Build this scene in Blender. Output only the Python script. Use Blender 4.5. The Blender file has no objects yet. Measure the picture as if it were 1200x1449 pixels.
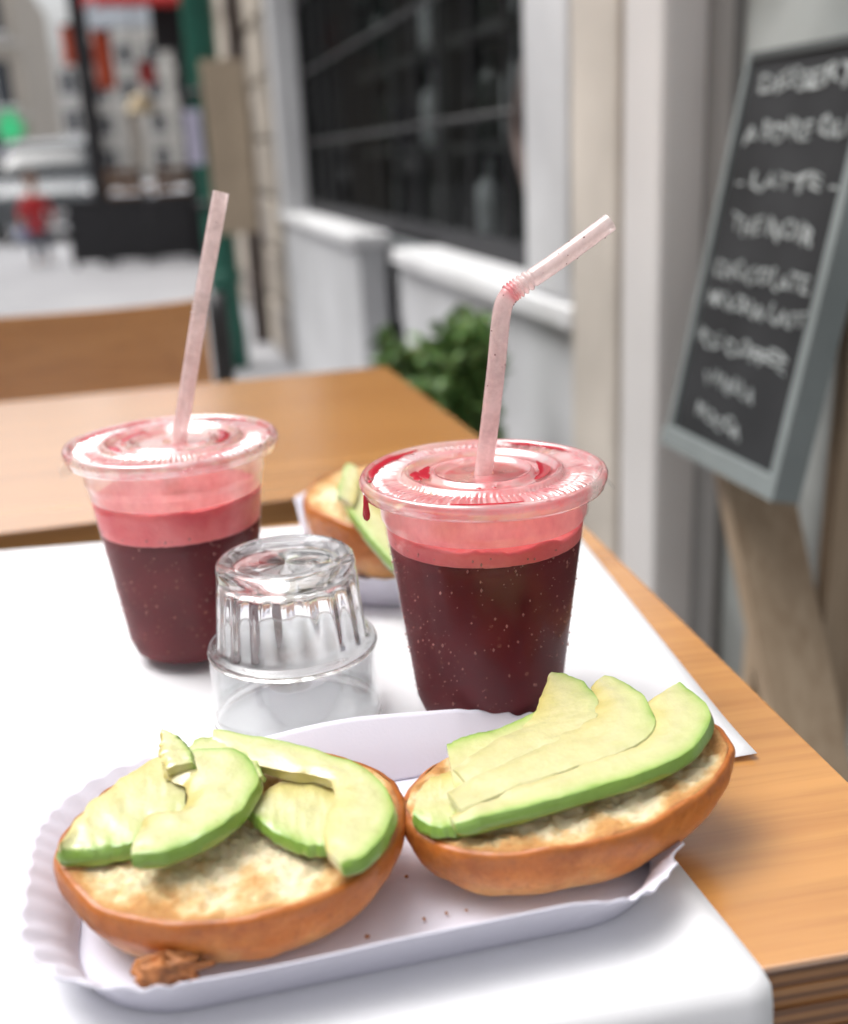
import bpy, bmesh, math, random
import numpy as np
from mathutils import Vector, noise
R_ = math.radians
random.seed(7)
sc = bpy.context.scene
col = sc.collection

# ------------------------------------------------------------------ camera
YAW, PITCH, ROLL, FPX = R_(12.7), R_(18.0), R_(2.8), 1560.0
CAM = np.array([0.0, 0.0, 0.981])
fwd = np.array([math.sin(YAW)*math.cos(PITCH), math.cos(YAW)*math.cos(PITCH), -math.sin(PITCH)])
rt0 = np.array([math.cos(YAW), -math.sin(YAW), 0.0]); up0 = np.cross(rt0, fwd)
rt = math.cos(ROLL)*rt0 - math.sin(ROLL)*up0
up = math.sin(ROLL)*rt0 + math.cos(ROLL)*up0
cd = bpy.data.cameras.new('camera'); cam = bpy.data.objects.new('camera', cd); col.objects.link(cam)
cd.sensor_fit = 'HORIZONTAL'; cd.sensor_width = 36.0; cd.lens = 36.0*FPX/1200.0
cd.clip_start = 0.02; cd.clip_end = 600.0
from mathutils import Matrix
cam.matrix_world = Matrix(((rt[0], up[0], -fwd[0], CAM[0]), (rt[1], up[1], -fwd[1], CAM[1]),
                           (rt[2], up[2], -fwd[2], CAM[2]), (0, 0, 0, 1)))
cd.dof.use_dof = True; cd.dof.focus_distance = 0.408; cd.dof.aperture_fstop = cd.lens/7.0
sc.camera = cam

# ------------------------------------------------------------------ world, sun, exposure
SUN_EL, SUN_AZ = 64.0, -66.0            # azimuth measured from +Y (street direction), negative = to the street side
w = bpy.data.worlds.new('World'); sc.world = w; w.use_nodes = True
nt = w.node_tree; nt.nodes.clear()
sky = nt.nodes.new('ShaderNodeTexSky'); sky.sky_type = 'NISHITA'; sky.sun_disc = False
sky.sun_elevation = R_(SUN_EL); sky.sun_rotation = R_(SUN_AZ)
sky.dust_density = 7.0; sky.air_density = 1.0; sky.ozone_density = 1.0
hs = nt.nodes.new('ShaderNodeHueSaturation'); hs.inputs['Saturation'].default_value = 0.14
bg = nt.nodes.new('ShaderNodeBackground'); bg.inputs['Strength'].default_value = 0.15
wo = nt.nodes.new('ShaderNodeOutputWorld')
nt.links.new(sky.outputs[0], hs.inputs['Color']); nt.links.new(hs.outputs[0], bg.inputs[0]); nt.links.new(bg.outputs[0], wo.inputs[0])
sl = bpy.data.lights.new('sun', 'SUN'); sl.energy = 0.9; sl.angle = R_(55); sl.color = (1.0, 0.97, 0.93)
so = bpy.data.objects.new('sun', sl); col.objects.link(so)
sdir = Vector((math.sin(R_(SUN_AZ))*math.cos(R_(SUN_EL)), math.cos(R_(SUN_AZ))*math.cos(R_(SUN_EL)), math.sin(R_(SUN_EL))))
so.rotation_euler = sdir.to_track_quat('Z', 'Y').to_euler(); so.location = (-3, 4, 8)
sc.view_settings.view_transform = 'Standard'; sc.view_settings.look = 'None'
sc.view_settings.exposure = 0.83; sc.view_settings.gamma = 1.0; sc.view_settings.use_curve_mapping = False
sc.render.engine = 'CYCLES'
sc.cycles.use_denoising = True
sc.cycles.max_bounces = 24; sc.cycles.transmission_bounces = 24; sc.cycles.transparent_max_bounces = 24
sc.cycles.diffuse_bounces = 5; sc.cycles.glossy_bounces = 6
sc.cycles.sample_clamp_indirect = 6.0; sc.cycles.blur_glossy = 0.4

# ------------------------------------------------------------------ pixel helpers (photo is 1200 x 1449)
def ray(px, py):
    return fwd + rt*(px-600)/FPX - up*(py-724.5)/FPX
def onz(px, py, z):
    d = ray(px, py); return CAM + d*((z-CAM[2])/d[2])

# ------------------------------------------------------------------ materials
MATS = {}
def newmat(name):
    m = bpy.data.materials.new(name); m.use_nodes = True
    MATS[name] = m
    return m, m.node_tree, m.node_tree.nodes['Principled BSDF'], m.node_tree.nodes['Material Output']
def N(nt, typ, **kw):
    n = nt.nodes.new(typ)
    for k, v in kw.items():
        if k in n.inputs: n.inputs[k].default_value = v
        else: setattr(n, k, v)
    return n
def ramp(nt, stops, fac=None, interp='LINEAR'):
    r = nt.nodes.new('ShaderNodeValToRGB'); r.color_ramp.interpolation = interp
    e = r.color_ramp.elements
    while len(e) < len(stops): e.new(0.5)
    for el, (p, c) in zip(e, stops):
        el.position = p; el.color = (*c, 1) if len(c) == 3 else c
    if fac is not None: nt.links.new(fac, r.inputs[0])
    return r
def mixc(nt, fac, a, b, typ='MIX'):
    m = nt.nodes.new('ShaderNodeMix'); m.data_type = 'RGBA'; m.blend_type = typ
    for i, v in ((0, fac), (6, a), (7, b)):
        if hasattr(v, 'links') or hasattr(v, 'is_output'): nt.links.new(v, m.inputs[i])
        else: m.inputs[i].default_value = v if not isinstance(v, tuple) else ((*v, 1) if len(v) == 3 else v)
    return m.outputs[2]
def coords(nt, scale=(1, 1, 1), kind='Object', rot=(0, 0, 0)):
    t = nt.nodes.new('ShaderNodeTexCoord'); mp = nt.nodes.new('ShaderNodeMapping')
    mp.inputs['Scale'].default_value = scale; mp.inputs['Rotation'].default_value = rot
    nt.links.new(t.outputs[kind], mp.inputs[0]); return mp.outputs[0]
def bump(nt, b, h, strength=0.3, dist=0.001):
    n = N(nt, 'ShaderNodeBump', Strength=strength, Distance=dist)
    nt.links.new(h, n.inputs['Height']); nt.links.new(n.outputs[0], b.inputs['Normal'])
def plain(name, c, rough=0.5, var=0.12, scale=20, metal=0.0, bmp=0.0, bdist=0.002, spec=0.5, sss=0.0, coat=0.0):
    m, nt, b, o = newmat(name)
    v = coords(nt)
    n1 = N(nt, 'ShaderNodeTexNoise', Scale=scale, Detail=5.0); nt.links.new(v, n1.inputs['Vector'])
    lo = tuple(x*(1-var) for x in c); hi = tuple(min(1, x*(1+var)) for x in c)
    r = ramp(nt, [(0.3, lo), (0.7, hi)], n1.outputs[0])
    nt.links.new(r.outputs[0], b.inputs['Base Color'])
    rr = N(nt, 'ShaderNodeMapRange'); rr.inputs[3].default_value = max(0.02, rough*0.85); rr.inputs[4].default_value = min(1, rough*1.15)
    nt.links.new(n1.outputs[0], rr.inputs[0]); nt.links.new(rr.outputs[0], b.inputs['Roughness'])
    b.inputs['Metallic'].default_value = metal; b.inputs['Specular IOR Level'].default_value = spec
    if coat: b.inputs['Coat Weight'].default_value = coat
    if sss:
        b.inputs['Subsurface Weight'].default_value = sss; b.inputs['Subsurface Radius'].default_value = (.004, .002, .001)
        b.inputs['Subsurface Scale'].default_value = 1.0
    if bmp: bump(nt, b, n1.outputs[0], bmp, bdist)
    return m

def wood(name, dark, light, axis='X', rough=0.35, scale=1.0, coat=0.25):
    m, nt, b, o = newmat(name)
    s = (2.2*scale, 42*scale, 42*scale) if axis == 'X' else (42*scale, 2.2*scale, 42*scale)
    if axis == 'Z': s = (42*scale, 42*scale, 2.2*scale)
    v = coords(nt, s)
    n1 = N(nt, 'ShaderNodeTexNoise', Scale=1.0, Detail=6.0, Roughness=0.62, Distortion=0.6); nt.links.new(v, n1.inputs['Vector'])
    s2 = tuple(k*4.5 for k in s)
    v2 = coords(nt, s2)
    n2 = N(nt, 'ShaderNodeTexNoise', Scale=1.0, Detail=3.0); nt.links.new(v2, n2.inputs['Vector'])
    mid = tuple((a+c)/2 for a, c in zip(dark, light))
    r1 = ramp(nt, [(0.28, dark), (0.5, mid), (0.72, light)], n1.outputs[0])
    r2 = ramp(nt, [(0.30, (0.72, 0.66, 0.6)), (0.52, (1, 1, 1))], n2.outputs[0])
    c = mixc(nt, 0.55, r1.outputs[0], r2.outputs[0], 'MULTIPLY')
    nt.links.new(c, b.inputs['Base Color'])
    b.inputs['Roughness'].default_value = rough; b.inputs['Coat Weight'].default_value = coat; b.inputs['Coat Roughness'].default_value = 0.24; b.inputs['Coat IOR'].default_value = 2.3; b.inputs['Specular IOR Level'].default_value = 0.5+0.5*coat
    bump(nt, b, n2.outputs[0], 0.18, 0.0006)
    return m

wood('table_oak', (0.46, 0.19, 0.040), (0.63, 0.295, 0.074), 'X', 0.26, 1.0, 1.0)
wood('ply_dark', (0.10, 0.038, 0.012), (0.21, 0.085, 0.026), 'X', 0.5, 1.4, 0.05)
wood('ply_light', (0.25, 0.11, 0.035), (0.40, 0.19, 0.065), 'X', 0.5, 1.4, 0.05)
wood('edge_band', (0.36, 0.17, 0.05), (0.48, 0.25, 0.085), 'X', 0.5, 1.0, 0.05)
wood('chair_veneer', (0.46, 0.21, 0.07), (0.62, 0.32, 0.12), 'X', 0.4, 0.8)
wood('easel_wood', (0.36, 0.26, 0.17), (0.52, 0.40, 0.28), 'Z', 0.6, 0.7, 0.0)
wood('bistro_wood', (0.14, 0.06, 0.025), (0.25, 0.12, 0.05), 'X', 0.8, 0.7, 0.0)
plain('black_metal', (0.018, 0.018, 0.02), 0.42, 0.2, 40)
plain('near_black', (0.020, 0.020, 0.024), 0.65, 0.25, 6)
plain('paint_white', (0.72, 0.72, 0.73), 0.55, 0.13, 3, bmp=0.2, bdist=0.004)
plain('paint_grey', (0.56, 0.565, 0.58), 0.6, 0.17, 2.5, bmp=0.3, bdist=0.004)
plain('jamb_grey', (0.60, 0.605, 0.62), 0.5, 0.2, 3.5)
plain('stile_grey', (0.17, 0.165, 0.16), 0.5, 0.12, 3.5)
plain('beige_stone', (0.58, 0.53, 0.47), 0.7, 0.2, 4, bmp=0.4, bdist=0.004)
plain('tan_seal', (0.26, 0.18, 0.115), 0.7, 0.2, 8)
plain('post_paint', (0.68, 0.66, 0.65), 0.45, 0.06, 4)
plain('stone_a', (0.40, 0.35, 0.30), 0.85, 0.25, 7, bmp=0.5, bdist=0.01)
plain('stone_b', (0.50, 0.44, 0.37), 0.85, 0.22, 7, bmp=0.5, bdist=0.01)
plain('stone_c', (0.32, 0.285, 0.26), 0.85, 0.25, 7, bmp=0.5, bdist=0.01)
plain('mortar', (0.20, 0.18, 0.165), 0.9, 0.15, 12)
plain('pipe_brown', (0.11, 0.085, 0.075), 0.55, 0.2, 6)
plain('green_paint', (0.012, 0.105, 0.072), 0.4, 0.15, 8)
plain('beige_board', (0.42, 0.33, 0.235), 0.6, 0.1, 5)
plain('lilac_sticker', (0.55, 0.52, 0.66), 0.5, 0.06, 10)
plain('red_canvas', (0.52, 0.03, 0.03), 0.75, 0.12, 5)
plain('orange_print', (0.62, 0.095, 0.035), 0.6, 0.1, 5)
plain('pale_print', (0.62, 0.58, 0.52), 0.6, 0.1, 8)
plain('lamp_cream', (0.62, 0.52, 0.33), 0.6, 0.08, 8)
plain('awning_grey', (0.30, 0.31, 0.30), 0.85, 0.1, 6)
plain('facade_beige', (0.40, 0.36, 0.31), 0.85, 0.1, 0.8)
plain('facade_pale', (0.52, 0.51, 0.49), 0.85, 0.08, 0.6)
plain('facade_cream', (0.50, 0.46, 0.40), 0.85, 0.08, 0.7)
plain('zinc_roof', (0.22, 0.24, 0.27), 0.5, 0.12, 1.2)
plain('far_glass', (0.045, 0.05, 0.06), 0.15, 0.3, 1)
plain('tyre', (0.02, 0.02, 0.02), 0.85, 0.2, 30)
plain('rim_metal', (0.5, 0.5, 0.52), 0.3, 0.1, 20, metal=0.9)
plain('car_grey', (0.10, 0.11, 0.12), 0.22, 0.05, 4, coat=0.8)
plain('car_silver', (0.42, 0.43, 0.45), 0.25, 0.05, 4, coat=0.8)
plain('car_glass', (0.02, 0.025, 0.03), 0.05, 0.2, 4, spec=0.8)
plain('lamp_glass', (0.75, 0.76, 0.78), 0.12, 0.05, 30)
plain('skin', (0.55, 0.34, 0.25), 0.5, 0.06, 20, sss=0.1)
plain('jacket_red', (0.50, 0.025, 0.03), 0.75, 0.15, 18)
plain('sleeve_blue', (0.32, 0.36, 0.52), 0.75, 0.12, 18)
plain('trousers', (0.12, 0.13, 0.17), 0.8, 0.15, 18)
plain('hair_brown', (0.05, 0.03, 0.02), 0.6, 0.3, 60)
plain('shoe', (0.5, 0.5, 0.5), 0.6, 0.1, 30)
plain('chalkboard', (0.028, 0.029, 0.031), 0.8, 0.35, 9, spec=0.2)
plain('chalk', (0.29, 0.31, 0.31), 0.9, 0.45, 60)
plain('frame_dark', (0.05, 0.055, 0.055), 0.6)
plain('sign_frame', (0.20, 0.225, 0.225), 0.55, 0.1, 14)
plain('bottle_grey', (0.42, 0.425, 0.43), 0.3, 0.3, 12)
plain('bottle_dark', (0.03, 0.035, 0.03), 0.2, 0.3, 12)
plain('shelf_dark', (0.03, 0.028, 0.027), 0.6, 0.2, 8)
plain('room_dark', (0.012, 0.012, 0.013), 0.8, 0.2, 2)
plain('cable', (0.16, 0.12, 0.11), 0.7, 0.2, 20)
plain('pot_clay', (0.30, 0.16, 0.10), 0.8, 0.15, 14)
plain('stem_green', (0.05, 0.08, 0.025), 0.7, 0.2, 20)
plain('soil', (0.04, 0.03, 0.022), 0.9, 0.3, 60)
plain('pulp', (0.40, 0.15, 0.13), 0.5, 0.3, 400)
plain('toast_crumb', (0.36, 0.135, 0.04), 0.6, 0.6, 170, bmp=0.6, bdist=0.001)

# pavement: pale concrete with slab joints far too fine to see at this blur
m, nt_, b, o = newmat('pavement')
v = coords(nt_)
n1 = N(nt_, 'ShaderNodeTexNoise', Scale=1.3, Detail=8.0); nt_.links.new(v, n1.inputs['Vector'])
r1 = ramp(nt_, [(0.3, (0.26, 0.26, 0.275)), (0.7, (0.34, 0.34, 0.355))], n1.outputs[0])
nt_.links.new(r1.outputs[0], b.inputs['Base Color']); b.inputs['Roughness'].default_value = 0.7
n2 = N(nt_, 'ShaderNodeTexNoise', Scale=60.0, Detail=4.0); nt_.links.new(v, n2.inputs['Vector']); bump(nt_, b, n2.outputs[0], 0.3, 0.004)

# leaves
m, nt_, b, o = newmat('leaf')
g = nt_.nodes.new('ShaderNodeObjectInfo'); v = coords(nt_)
n1 = N(nt_, 'ShaderNodeTexNoise', Scale=14.0, Detail=3.0); nt_.links.new(v, n1.inputs['Vector'])
r1 = ramp(nt_, [(0.3, (0.06, 0.13, 0.03)), (0.55, (0.14, 0.24, 0.07)), (0.75, (0.26, 0.34, 0.12))], n1.outputs[0])
nt_.links.new(r1.outputs[0], b.inputs['Base Color']); b.inputs['Roughness'].default_value = 0.45
b.inputs['Transmission Weight'].default_value = 0.0; b.inputs['Subsurface Weight'].default_value = 0.15; b.inputs['Subsurface Scale'].default_value = 0.01

# papers
def paper(name, c, rough=0.7, fib=900):
    m, nt, b, o = newmat(name)
    v = coords(nt)
    n1 = N(nt, 'ShaderNodeTexNoise', Scale=fib, Detail=3.0); nt.links.new(v, n1.inputs['Vector'])
    n2 = N(nt, 'ShaderNodeTexNoise', Scale=11.0, Detail=4.0); nt.links.new(v, n2.inputs['Vector'])
    r = ramp(nt, [(0.3, tuple(x*0.97 for x in c)), (0.7, c)], n2.outputs[0]); nt.links.new(r.outputs[0], b.inputs['Base Color'])
    b.inputs['Roughness'].default_value = rough; b.inputs['Specular IOR Level'].default_value = 0.3
    ad = N(nt, 'ShaderNodeMath', operation='MULTIPLY_ADD'); ad.inputs[1].default_value = 6.0
    nt.links.new(n2.outputs[0], ad.inputs[0]); nt.links.new(n1.outputs[0], ad.inputs[2])
    bump(nt, b, ad.outputs[0], 0.22, 0.0004)
    return m
paper('placemat_paper', (0.80, 0.80, 0.825))
paper('tray_card', (0.70, 0.69, 0.785), 0.6)

# bread crust (attribute h: 0 base .. 1 rim) and cut face (attribute rim: 0 centre .. 1 edge)
m, nt_, b, o = newmat('crust')
at = N(nt_, 'ShaderNodeAttribute', attribute_name='h'); v = coords(nt_)
n1 = N(nt_, 'ShaderNodeTexNoise', Scale=42.0, Detail=9.0, Roughness=0.72); nt_.links.new(v, n1.inputs['Vector'])
n2 = N(nt_, 'ShaderNodeTexNoise', Scale=420.0, Detail=3.0); nt_.links.new(v, n2.inputs['Vector'])
ma = N(nt_, 'ShaderNodeMath', operation='MULTIPLY_ADD'); ma.inputs[1].default_value = 1.35; nt_.links.new(n1.outputs[0], ma.inputs[0])
sb = N(nt_, 'ShaderNodeMath', operation='MULTIPLY_ADD'); sb.inputs[1].default_value = 0.80; sb.inputs[2].default_value = -0.55
nt_.links.new(at.outputs['Fac'], sb.inputs[0]); nt_.links.new(sb.outputs[0], ma.inputs[2])
r1 = ramp(nt_, [(0.0, (0.76, 0.52, 0.27)), (0.26, (0.70, 0.38, 0.13)), (0.58, (0.58, 0.215, 0.048)), (0.85, (0.44, 0.13, 0.022)), (1.0, (0.40, 0.13, 0.03))], ma.outputs[0])
sp = ramp(nt_, [(0.30, (0.80, 0.75, 0.70)), (0.45, (1, 1, 1)), (0.62, (1, 1, 1)), (0.75, (1.15, 1.13, 1.1))], n2.outputs[0])
n6 = N(nt_, 'ShaderNodeTexNoise', Scale=24.0, Detail=7.0, Roughness=0.7); nt_.links.new(v, n6.inputs['Vector'])
r6 = ramp(nt_, [(0.32, (0.58, 0.50, 0.44)), (0.50, (1, 1, 1)), (0.66, (1.22, 1.28, 1.45))], n6.outputs[0])
c = mixc(nt_, 0.8, r1.outputs[0], sp.outputs[0], 'MULTIPLY'); c = mixc(nt_, 0.9, c, r6.outputs[0], 'MULTIPLY'); nt_.links.new(c, b.inputs['Base Color'])
b.inputs['Roughness'].default_value = 0.36; b.inputs['Subsurface Weight'].default_value = 0.10; b.inputs['Subsurface Scale'].default_value = 0.003
bump(nt_, b, n2.outputs[0], 0.4, 0.0006)

m, nt_, b, o = newmat('cut_crumb')
at = N(nt_, 'ShaderNodeAttribute', attribute_name='rim'); v = coords(nt_)
n1 = N(nt_, 'ShaderNodeTexNoise', Scale=62.0, Detail=5.0, Roughness=0.6); nt_.links.new(v, n1.inputs['Vector'])
n2 = N(nt_, 'ShaderNodeTexVoronoi', Scale=330.0); nt_.links.new(v, n2.inputs['Vector'])
n3 = N(nt_, 'ShaderNodeTexNoise', Scale=260.0, Detail=6.0, Roughness=0.7); nt_.links.new(v, n3.inputs['Vector'])
pw = N(nt_, 'ShaderNodeMath', operation='POWER'); pw.inputs[1].default_value = 9.0; nt_.links.new(at.outputs['Fac'], pw.inputs[0])
ma = N(nt_, 'ShaderNodeMath', operation='MULTIPLY_ADD'); ma.inputs[1].default_value = 0.26; nt_.links.new(pw.outputs[0], ma.inputs[0]); nt_.links.new(n1.outputs[0], ma.inputs[2])
r1 = ramp(nt_, [(0.30, (0.76, 0.68, 0.50)), (0.50, (0.74, 0.63, 0.42)), (0.58, (0.66, 0.47, 0.24)), (0.70, (0.52, 0.27, 0.09)), (0.92, (0.32, 0.12, 0.035))], ma.outputs[0])
r3 = ramp(nt_, [(0.32, (0.84, 0.78, 0.70)), (0.46, (1, 1, 1)), (1.0, (1.08, 1.06, 1.02))], n3.outputs[0])
c = mixc(nt_, 0.7, r1.outputs[0], r3.outputs[0], 'MULTIPLY'); nt_.links.new(c, b.inputs['Base Color'])
b.inputs['Roughness'].default_value = 0.75; b.inputs['Subsurface Weight'].default_value = 0.2; b.inputs['Subsurface Scale'].default_value = 0.003
bump(nt_, b, n3.outputs[0], 0.7, 0.0014)

# avocado (attribute skin: 0 at the outer green edge .. 1 at the pit side)
m, nt_, b, o = newmat('avocado')
at = N(nt_, 'ShaderNodeAttribute', attribute_name='skin'); v = coords(nt_)
n1 = N(nt_, 'ShaderNodeTexNoise', Scale=90.0, Detail=5.0); nt_.links.new(v, n1.inputs['Vector'])
ma = N(nt_, 'ShaderNodeMath', operation='MULTIPLY_ADD'); ma.inputs[1].default_value = 0.16; nt_.links.new(n1.outputs[0], ma.inputs[0])
sb = N(nt_, 'ShaderNodeMath', operation='ADD'); sb.inputs[1].default_value = -0.08; nt_.links.new(at.outputs['Fac'], sb.inputs[0]); nt_.links.new(sb.outputs[0], ma.inputs[2])
r1 = ramp(nt_, [(0.0, (0.20, 0.34, 0.055)), (0.04, (0.33, 0.46, 0.12)), (0.10, (0.43, 0.50, 0.19)), (0.22, (0.51, 0.53, 0.25)), (0.50, (0.56, 0.535, 0.29)), (0.88, (0.57, 0.50, 0.20)), (1.0, (0.51, 0.42, 0.14))], ma.outputs[0])
n3 = N(nt_, 'ShaderNodeTexNoise', Scale=700.0, Detail=2.0); nt_.links.new(v, n3.inputs['Vector'])
n5 = N(nt_, 'ShaderNodeTexNoise', Scale=170.0, Detail=4.0, Roughness=0.65, Distortion=1.2); nt_.links.new(v, n5.inputs['Vector'])
r5 = ramp(nt_, [(0.32, (0.86, 0.88, 0.72)), (0.55, (1, 1, 1)), (0.75, (1.10, 1.07, 0.98))], n5.outputs[0])
cc5 = mixc(nt_, 0.5, r1.outputs[0], r5.outputs[0], 'MULTIPLY'); nt_.links.new(cc5, b.inputs['Base Color']); b.inputs['Roughness'].default_value = 0.33
b.inputs['Subsurface Weight'].default_value = 0.25; b.inputs['Subsurface Radius'].default_value = (0.6, 0.7, 0.25); b.inputs['Subsurface Scale'].default_value = 0.003
b.inputs['Coat Weight'].default_value = 0.8; b.inputs['Coat Roughness'].default_value = 0.10
ad = N(nt_, 'ShaderNodeMath', operation='MULTIPLY_ADD'); ad.inputs[1].default_value = 5.0; nt_.links.new(n1.outputs[0], ad.inputs[0]); nt_.links.new(n3.outputs[0], ad.inputs[2])
bump(nt_, b, ad.outputs[0], 0.28, 0.0006)

# juice, foam
m, nt_, b, o = newmat('juice')
v = coords(nt_)
n1 = N(nt_, 'ShaderNodeTexNoise', Scale=40.0, Detail=5.0); nt_.links.new(v, n1.inputs['Vector'])
n2 = N(nt_, 'ShaderNodeTexVoronoi', Scale=170.0); nt_.links.new(v, n2.inputs['Vector'])
n4 = N(nt_, 'ShaderNodeTexNoise', Scale=90.0, Detail=2.0); nt_.links.new(v, n4.inputs['Vector'])
r1 = ramp(nt_, [(0.3, (0.085, 0.008, 0.012)), (0.7, (0.15, 0.019, 0.024))], n1.outputs[0])
r2 = ramp(nt_, [(0.12, (1, 1, 1)), (0.19, (0, 0, 0))], n2.outputs['Distance'])
r4 = ramp(nt_, [(0.50, (0, 0, 0)), (0.62, (0.55, 0.55, 0.55))], n4.outputs[0])
mm = mixc(nt_, 1.0, r2.outputs[0], r4.outputs[0], 'MULTIPLY')
c = mixc(nt_, mm, r1.outputs[0], (0.42, 0.17, 0.13)); nt_.links.new(c, b.inputs['Base Color'])
b.inputs['Roughness'].default_value = 0.6; b.inputs['Specular IOR Level'].default_value = 0.1; b.inputs['Subsurface Weight'].default_value = 0.3; b.inputs['Subsurface Scale'].default_value = 0.004
b.inputs['Subsurface Radius'].default_value = (1.0, 0.2, 0.15)
def foam(name, a, c2):
    m, nt, b, o = newmat(name)
    v = coords(nt)
    n1 = N(nt, 'ShaderNodeTexNoise', Scale=60.0, Detail=6.0); nt.links.new(v, n1.inputs['Vector'])
    n2 = N(nt, 'ShaderNodeTexVoronoi', Scale=500.0); nt.links.new(v, n2.inputs['Vector'])
    r = ramp(nt, [(0.35, a), (0.68, c2)], n1.outputs[0]); nt.links.new(r.outputs[0], b.inputs['Base Color'])
    b.inputs['Roughness'].default_value = 0.5; b.inputs['Subsurface Weight'].default_value = 0.4; b.inputs['Subsurface Scale'].default_value = 0.004
    bump(nt, b, n2.outputs['Distance'], 0.3, 0.0006)
foam('foam_red', (0.66, 0.085, 0.10), (0.80, 0.20, 0.20))

# clear thin plastic, with or without a juice film on it
def plastic(name, tint=(1, 1, 1), refl=0.10, haze=0.05, film=None, film_lo=0.35, film_hi=0.8, fscale=30, rough=0.06, streak=(1, 1, 1), ior=1.45, fmul=0.9, stain=None):
    m, nt, b, o = newmat(name)
    nt.nodes.remove(b)
    tr = N(nt, 'ShaderNodeBsdfTransparent'); tr.inputs[0].default_value = (*tint, 1)
    gl = N(nt, 'ShaderNodeBsdfGlossy', Roughness=rough); gl.inputs[0].default_value = (1, 1, 1, 1)
    lf = N(nt, 'ShaderNodeLayerWeight', Blend=0.5); p5 = N(nt, 'ShaderNodeMath', operation='POWER'); p5.inputs[1].default_value = 5.0
    nt.links.new(lf.outputs['Facing'], p5.inputs[0]); f0 = ((ior-1)/(ior+1))**2*2.0            # thin wall: both faces reflect
    lw = N(nt, 'ShaderNodeMath', operation='MULTIPLY_ADD'); lw.inputs[1].default_value = 1-f0; lw.inputs[2].default_value = f0; nt.links.new(p5.outputs[0], lw.inputs[0])
    f1 = N(nt, 'ShaderNodeMath', operation='MULTIPLY_ADD'); f1.inputs[1].default_value = fmul; f1.inputs[2].default_value = refl*0.3; f1.use_clamp = True
    nt.links.new(lw.outputs[0], f1.inputs[0])
    df = N(nt, 'ShaderNodeBsdfDiffuse'); df.inputs[0].default_value = (0.85, 0.86, 0.88, 1)
    tl = N(nt, 'ShaderNodeBsdfTranslucent'); tl.inputs[0].default_value = (0.85, 0.86, 0.88, 1)
    hz = N(nt, 'ShaderNodeMixShader'); hz.inputs[0].default_value = 0.5; nt.links.new(df.outputs[0], hz.inputs[1]); nt.links.new(tl.outputs[0], hz.inputs[2])
    base = N(nt, 'ShaderNodeMixShader'); base.inputs[0].default_value = haze; nt.links.new(tr.outputs[0], base.inputs[1]); nt.links.new(hz.outputs[0], base.inputs[2])
    last = base.outputs[0]
    v = coords(nt, streak)
    n1 = N(nt, 'ShaderNodeTexNoise', Scale=fscale, Detail=6.0, Roughness=0.6); nt.links.new(v, n1.inputs['Vector'])
    if film:
        d2 = N(nt, 'ShaderNodeBsdfDiffuse'); t2 = N(nt, 'ShaderNodeBsdfTranslucent')
        cr = ramp(nt, [(0.35, film[0]), (0.62, film[1])], n1.outputs[0])
        fc = cr.outputs[0]
        if stain:
            sa = N(nt, 'ShaderNodeAttribute', attribute_name='stain'); fc = mixc(nt, sa.outputs['Fac'], fc, stain)
        nt.links.new(fc, d2.inputs[0]); nt.links.new(fc, t2.inputs[0])
        mx = N(nt, 'ShaderNodeMixShader'); mx.inputs[0].default_value = 0.5; nt.links.new(d2.outputs[0], mx.inputs[1]); nt.links.new(t2.outputs[0], mx.inputs[2])
        fm = N(nt, 'ShaderNodeMapRange'); fm.inputs[1].default_value = 0.35; fm.inputs[2].default_value = 0.65
        fm.inputs[3].default_value = film_lo; fm.inputs[4].default_value = film_hi; nt.links.new(n1.outputs[0], fm.inputs[0])
        m2 = N(nt, 'ShaderNodeMixShader'); nt.links.new(fm.outputs[0], m2.inputs[0]); nt.links.new(last, m2.inputs[1]); nt.links.new(mx.outputs[0], m2.inputs[2])
        last = m2.outputs[0]
    fin = N(nt, 'ShaderNodeMixShader'); nt.links.new(f1.outputs[0], fin.inputs[0]); nt.links.new(last, fin.inputs[1]); nt.links.new(gl.outputs[0], fin.inputs[2])
    nt.links.new(fin.outputs[0], o.inputs[0])
    return m
plastic('clear_plastic', haze=0.0, refl=0.0, rough=0.20, fmul=0.30)
plastic('film_pink', film=((0.88, 0.34, 0.35), (0.92, 0.52, 0.50)), film_lo=0.45, film_hi=0.85, fscale=42, refl=0.0, rough=0.3, streak=(1, 1, .6))
plastic('film_pale', film=((0.90, 0.50, 0.46), (0.92, 0.74, 0.68)), film_lo=0.25, film_hi=0.60, fscale=42, refl=0.0, rough=0.3, streak=(1, 1, .6))
plastic('lid_pink', film=((0.74, 0.14, 0.17), (0.94, 0.62, 0.61)), film_lo=0.75, film_hi=0.30, fscale=75, refl=0.25, haze=0.10, rough=0.035)
plastic('lid_pale', film=((0.70, 0.12, 0.14), (0.94, 0.74, 0.72)), film_lo=0.65, film_hi=0.15, fscale=70, refl=0.35, haze=0.12, rough=0.035)
plastic('straw_pink', film=((0.88, 0.65, 0.63), (0.91, 0.75, 0.73)), film_lo=0.45, film_hi=0.75, fscale=120, refl=0.1, haze=0.2, rough=0.2, stain=(0.88, 0.17, 0.20))
plastic('thin_glass', tint=(0.90, 0.915, 0.92), refl=0.0, haze=0.0, rough=0.01, fmul=1.5)
plastic('window_glass', tint=(0.80, 0.82, 0.82), refl=0.0, haze=0.004, rough=0.05, ior=1.09, fmul=0.10)
m, nt_, b, o = newmat('straw_speck'); b.inputs['Base Color'].default_value = (0.10, 0.01, 0.015, 1); b.inputs['Roughness'].default_value = 0.4
m, nt_, b, o = newmat('juice_drop'); b.inputs['Base Color'].default_value = (0.42, 0.02, 0.035, 1); b.inputs['Roughness'].default_value = 0.12
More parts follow.
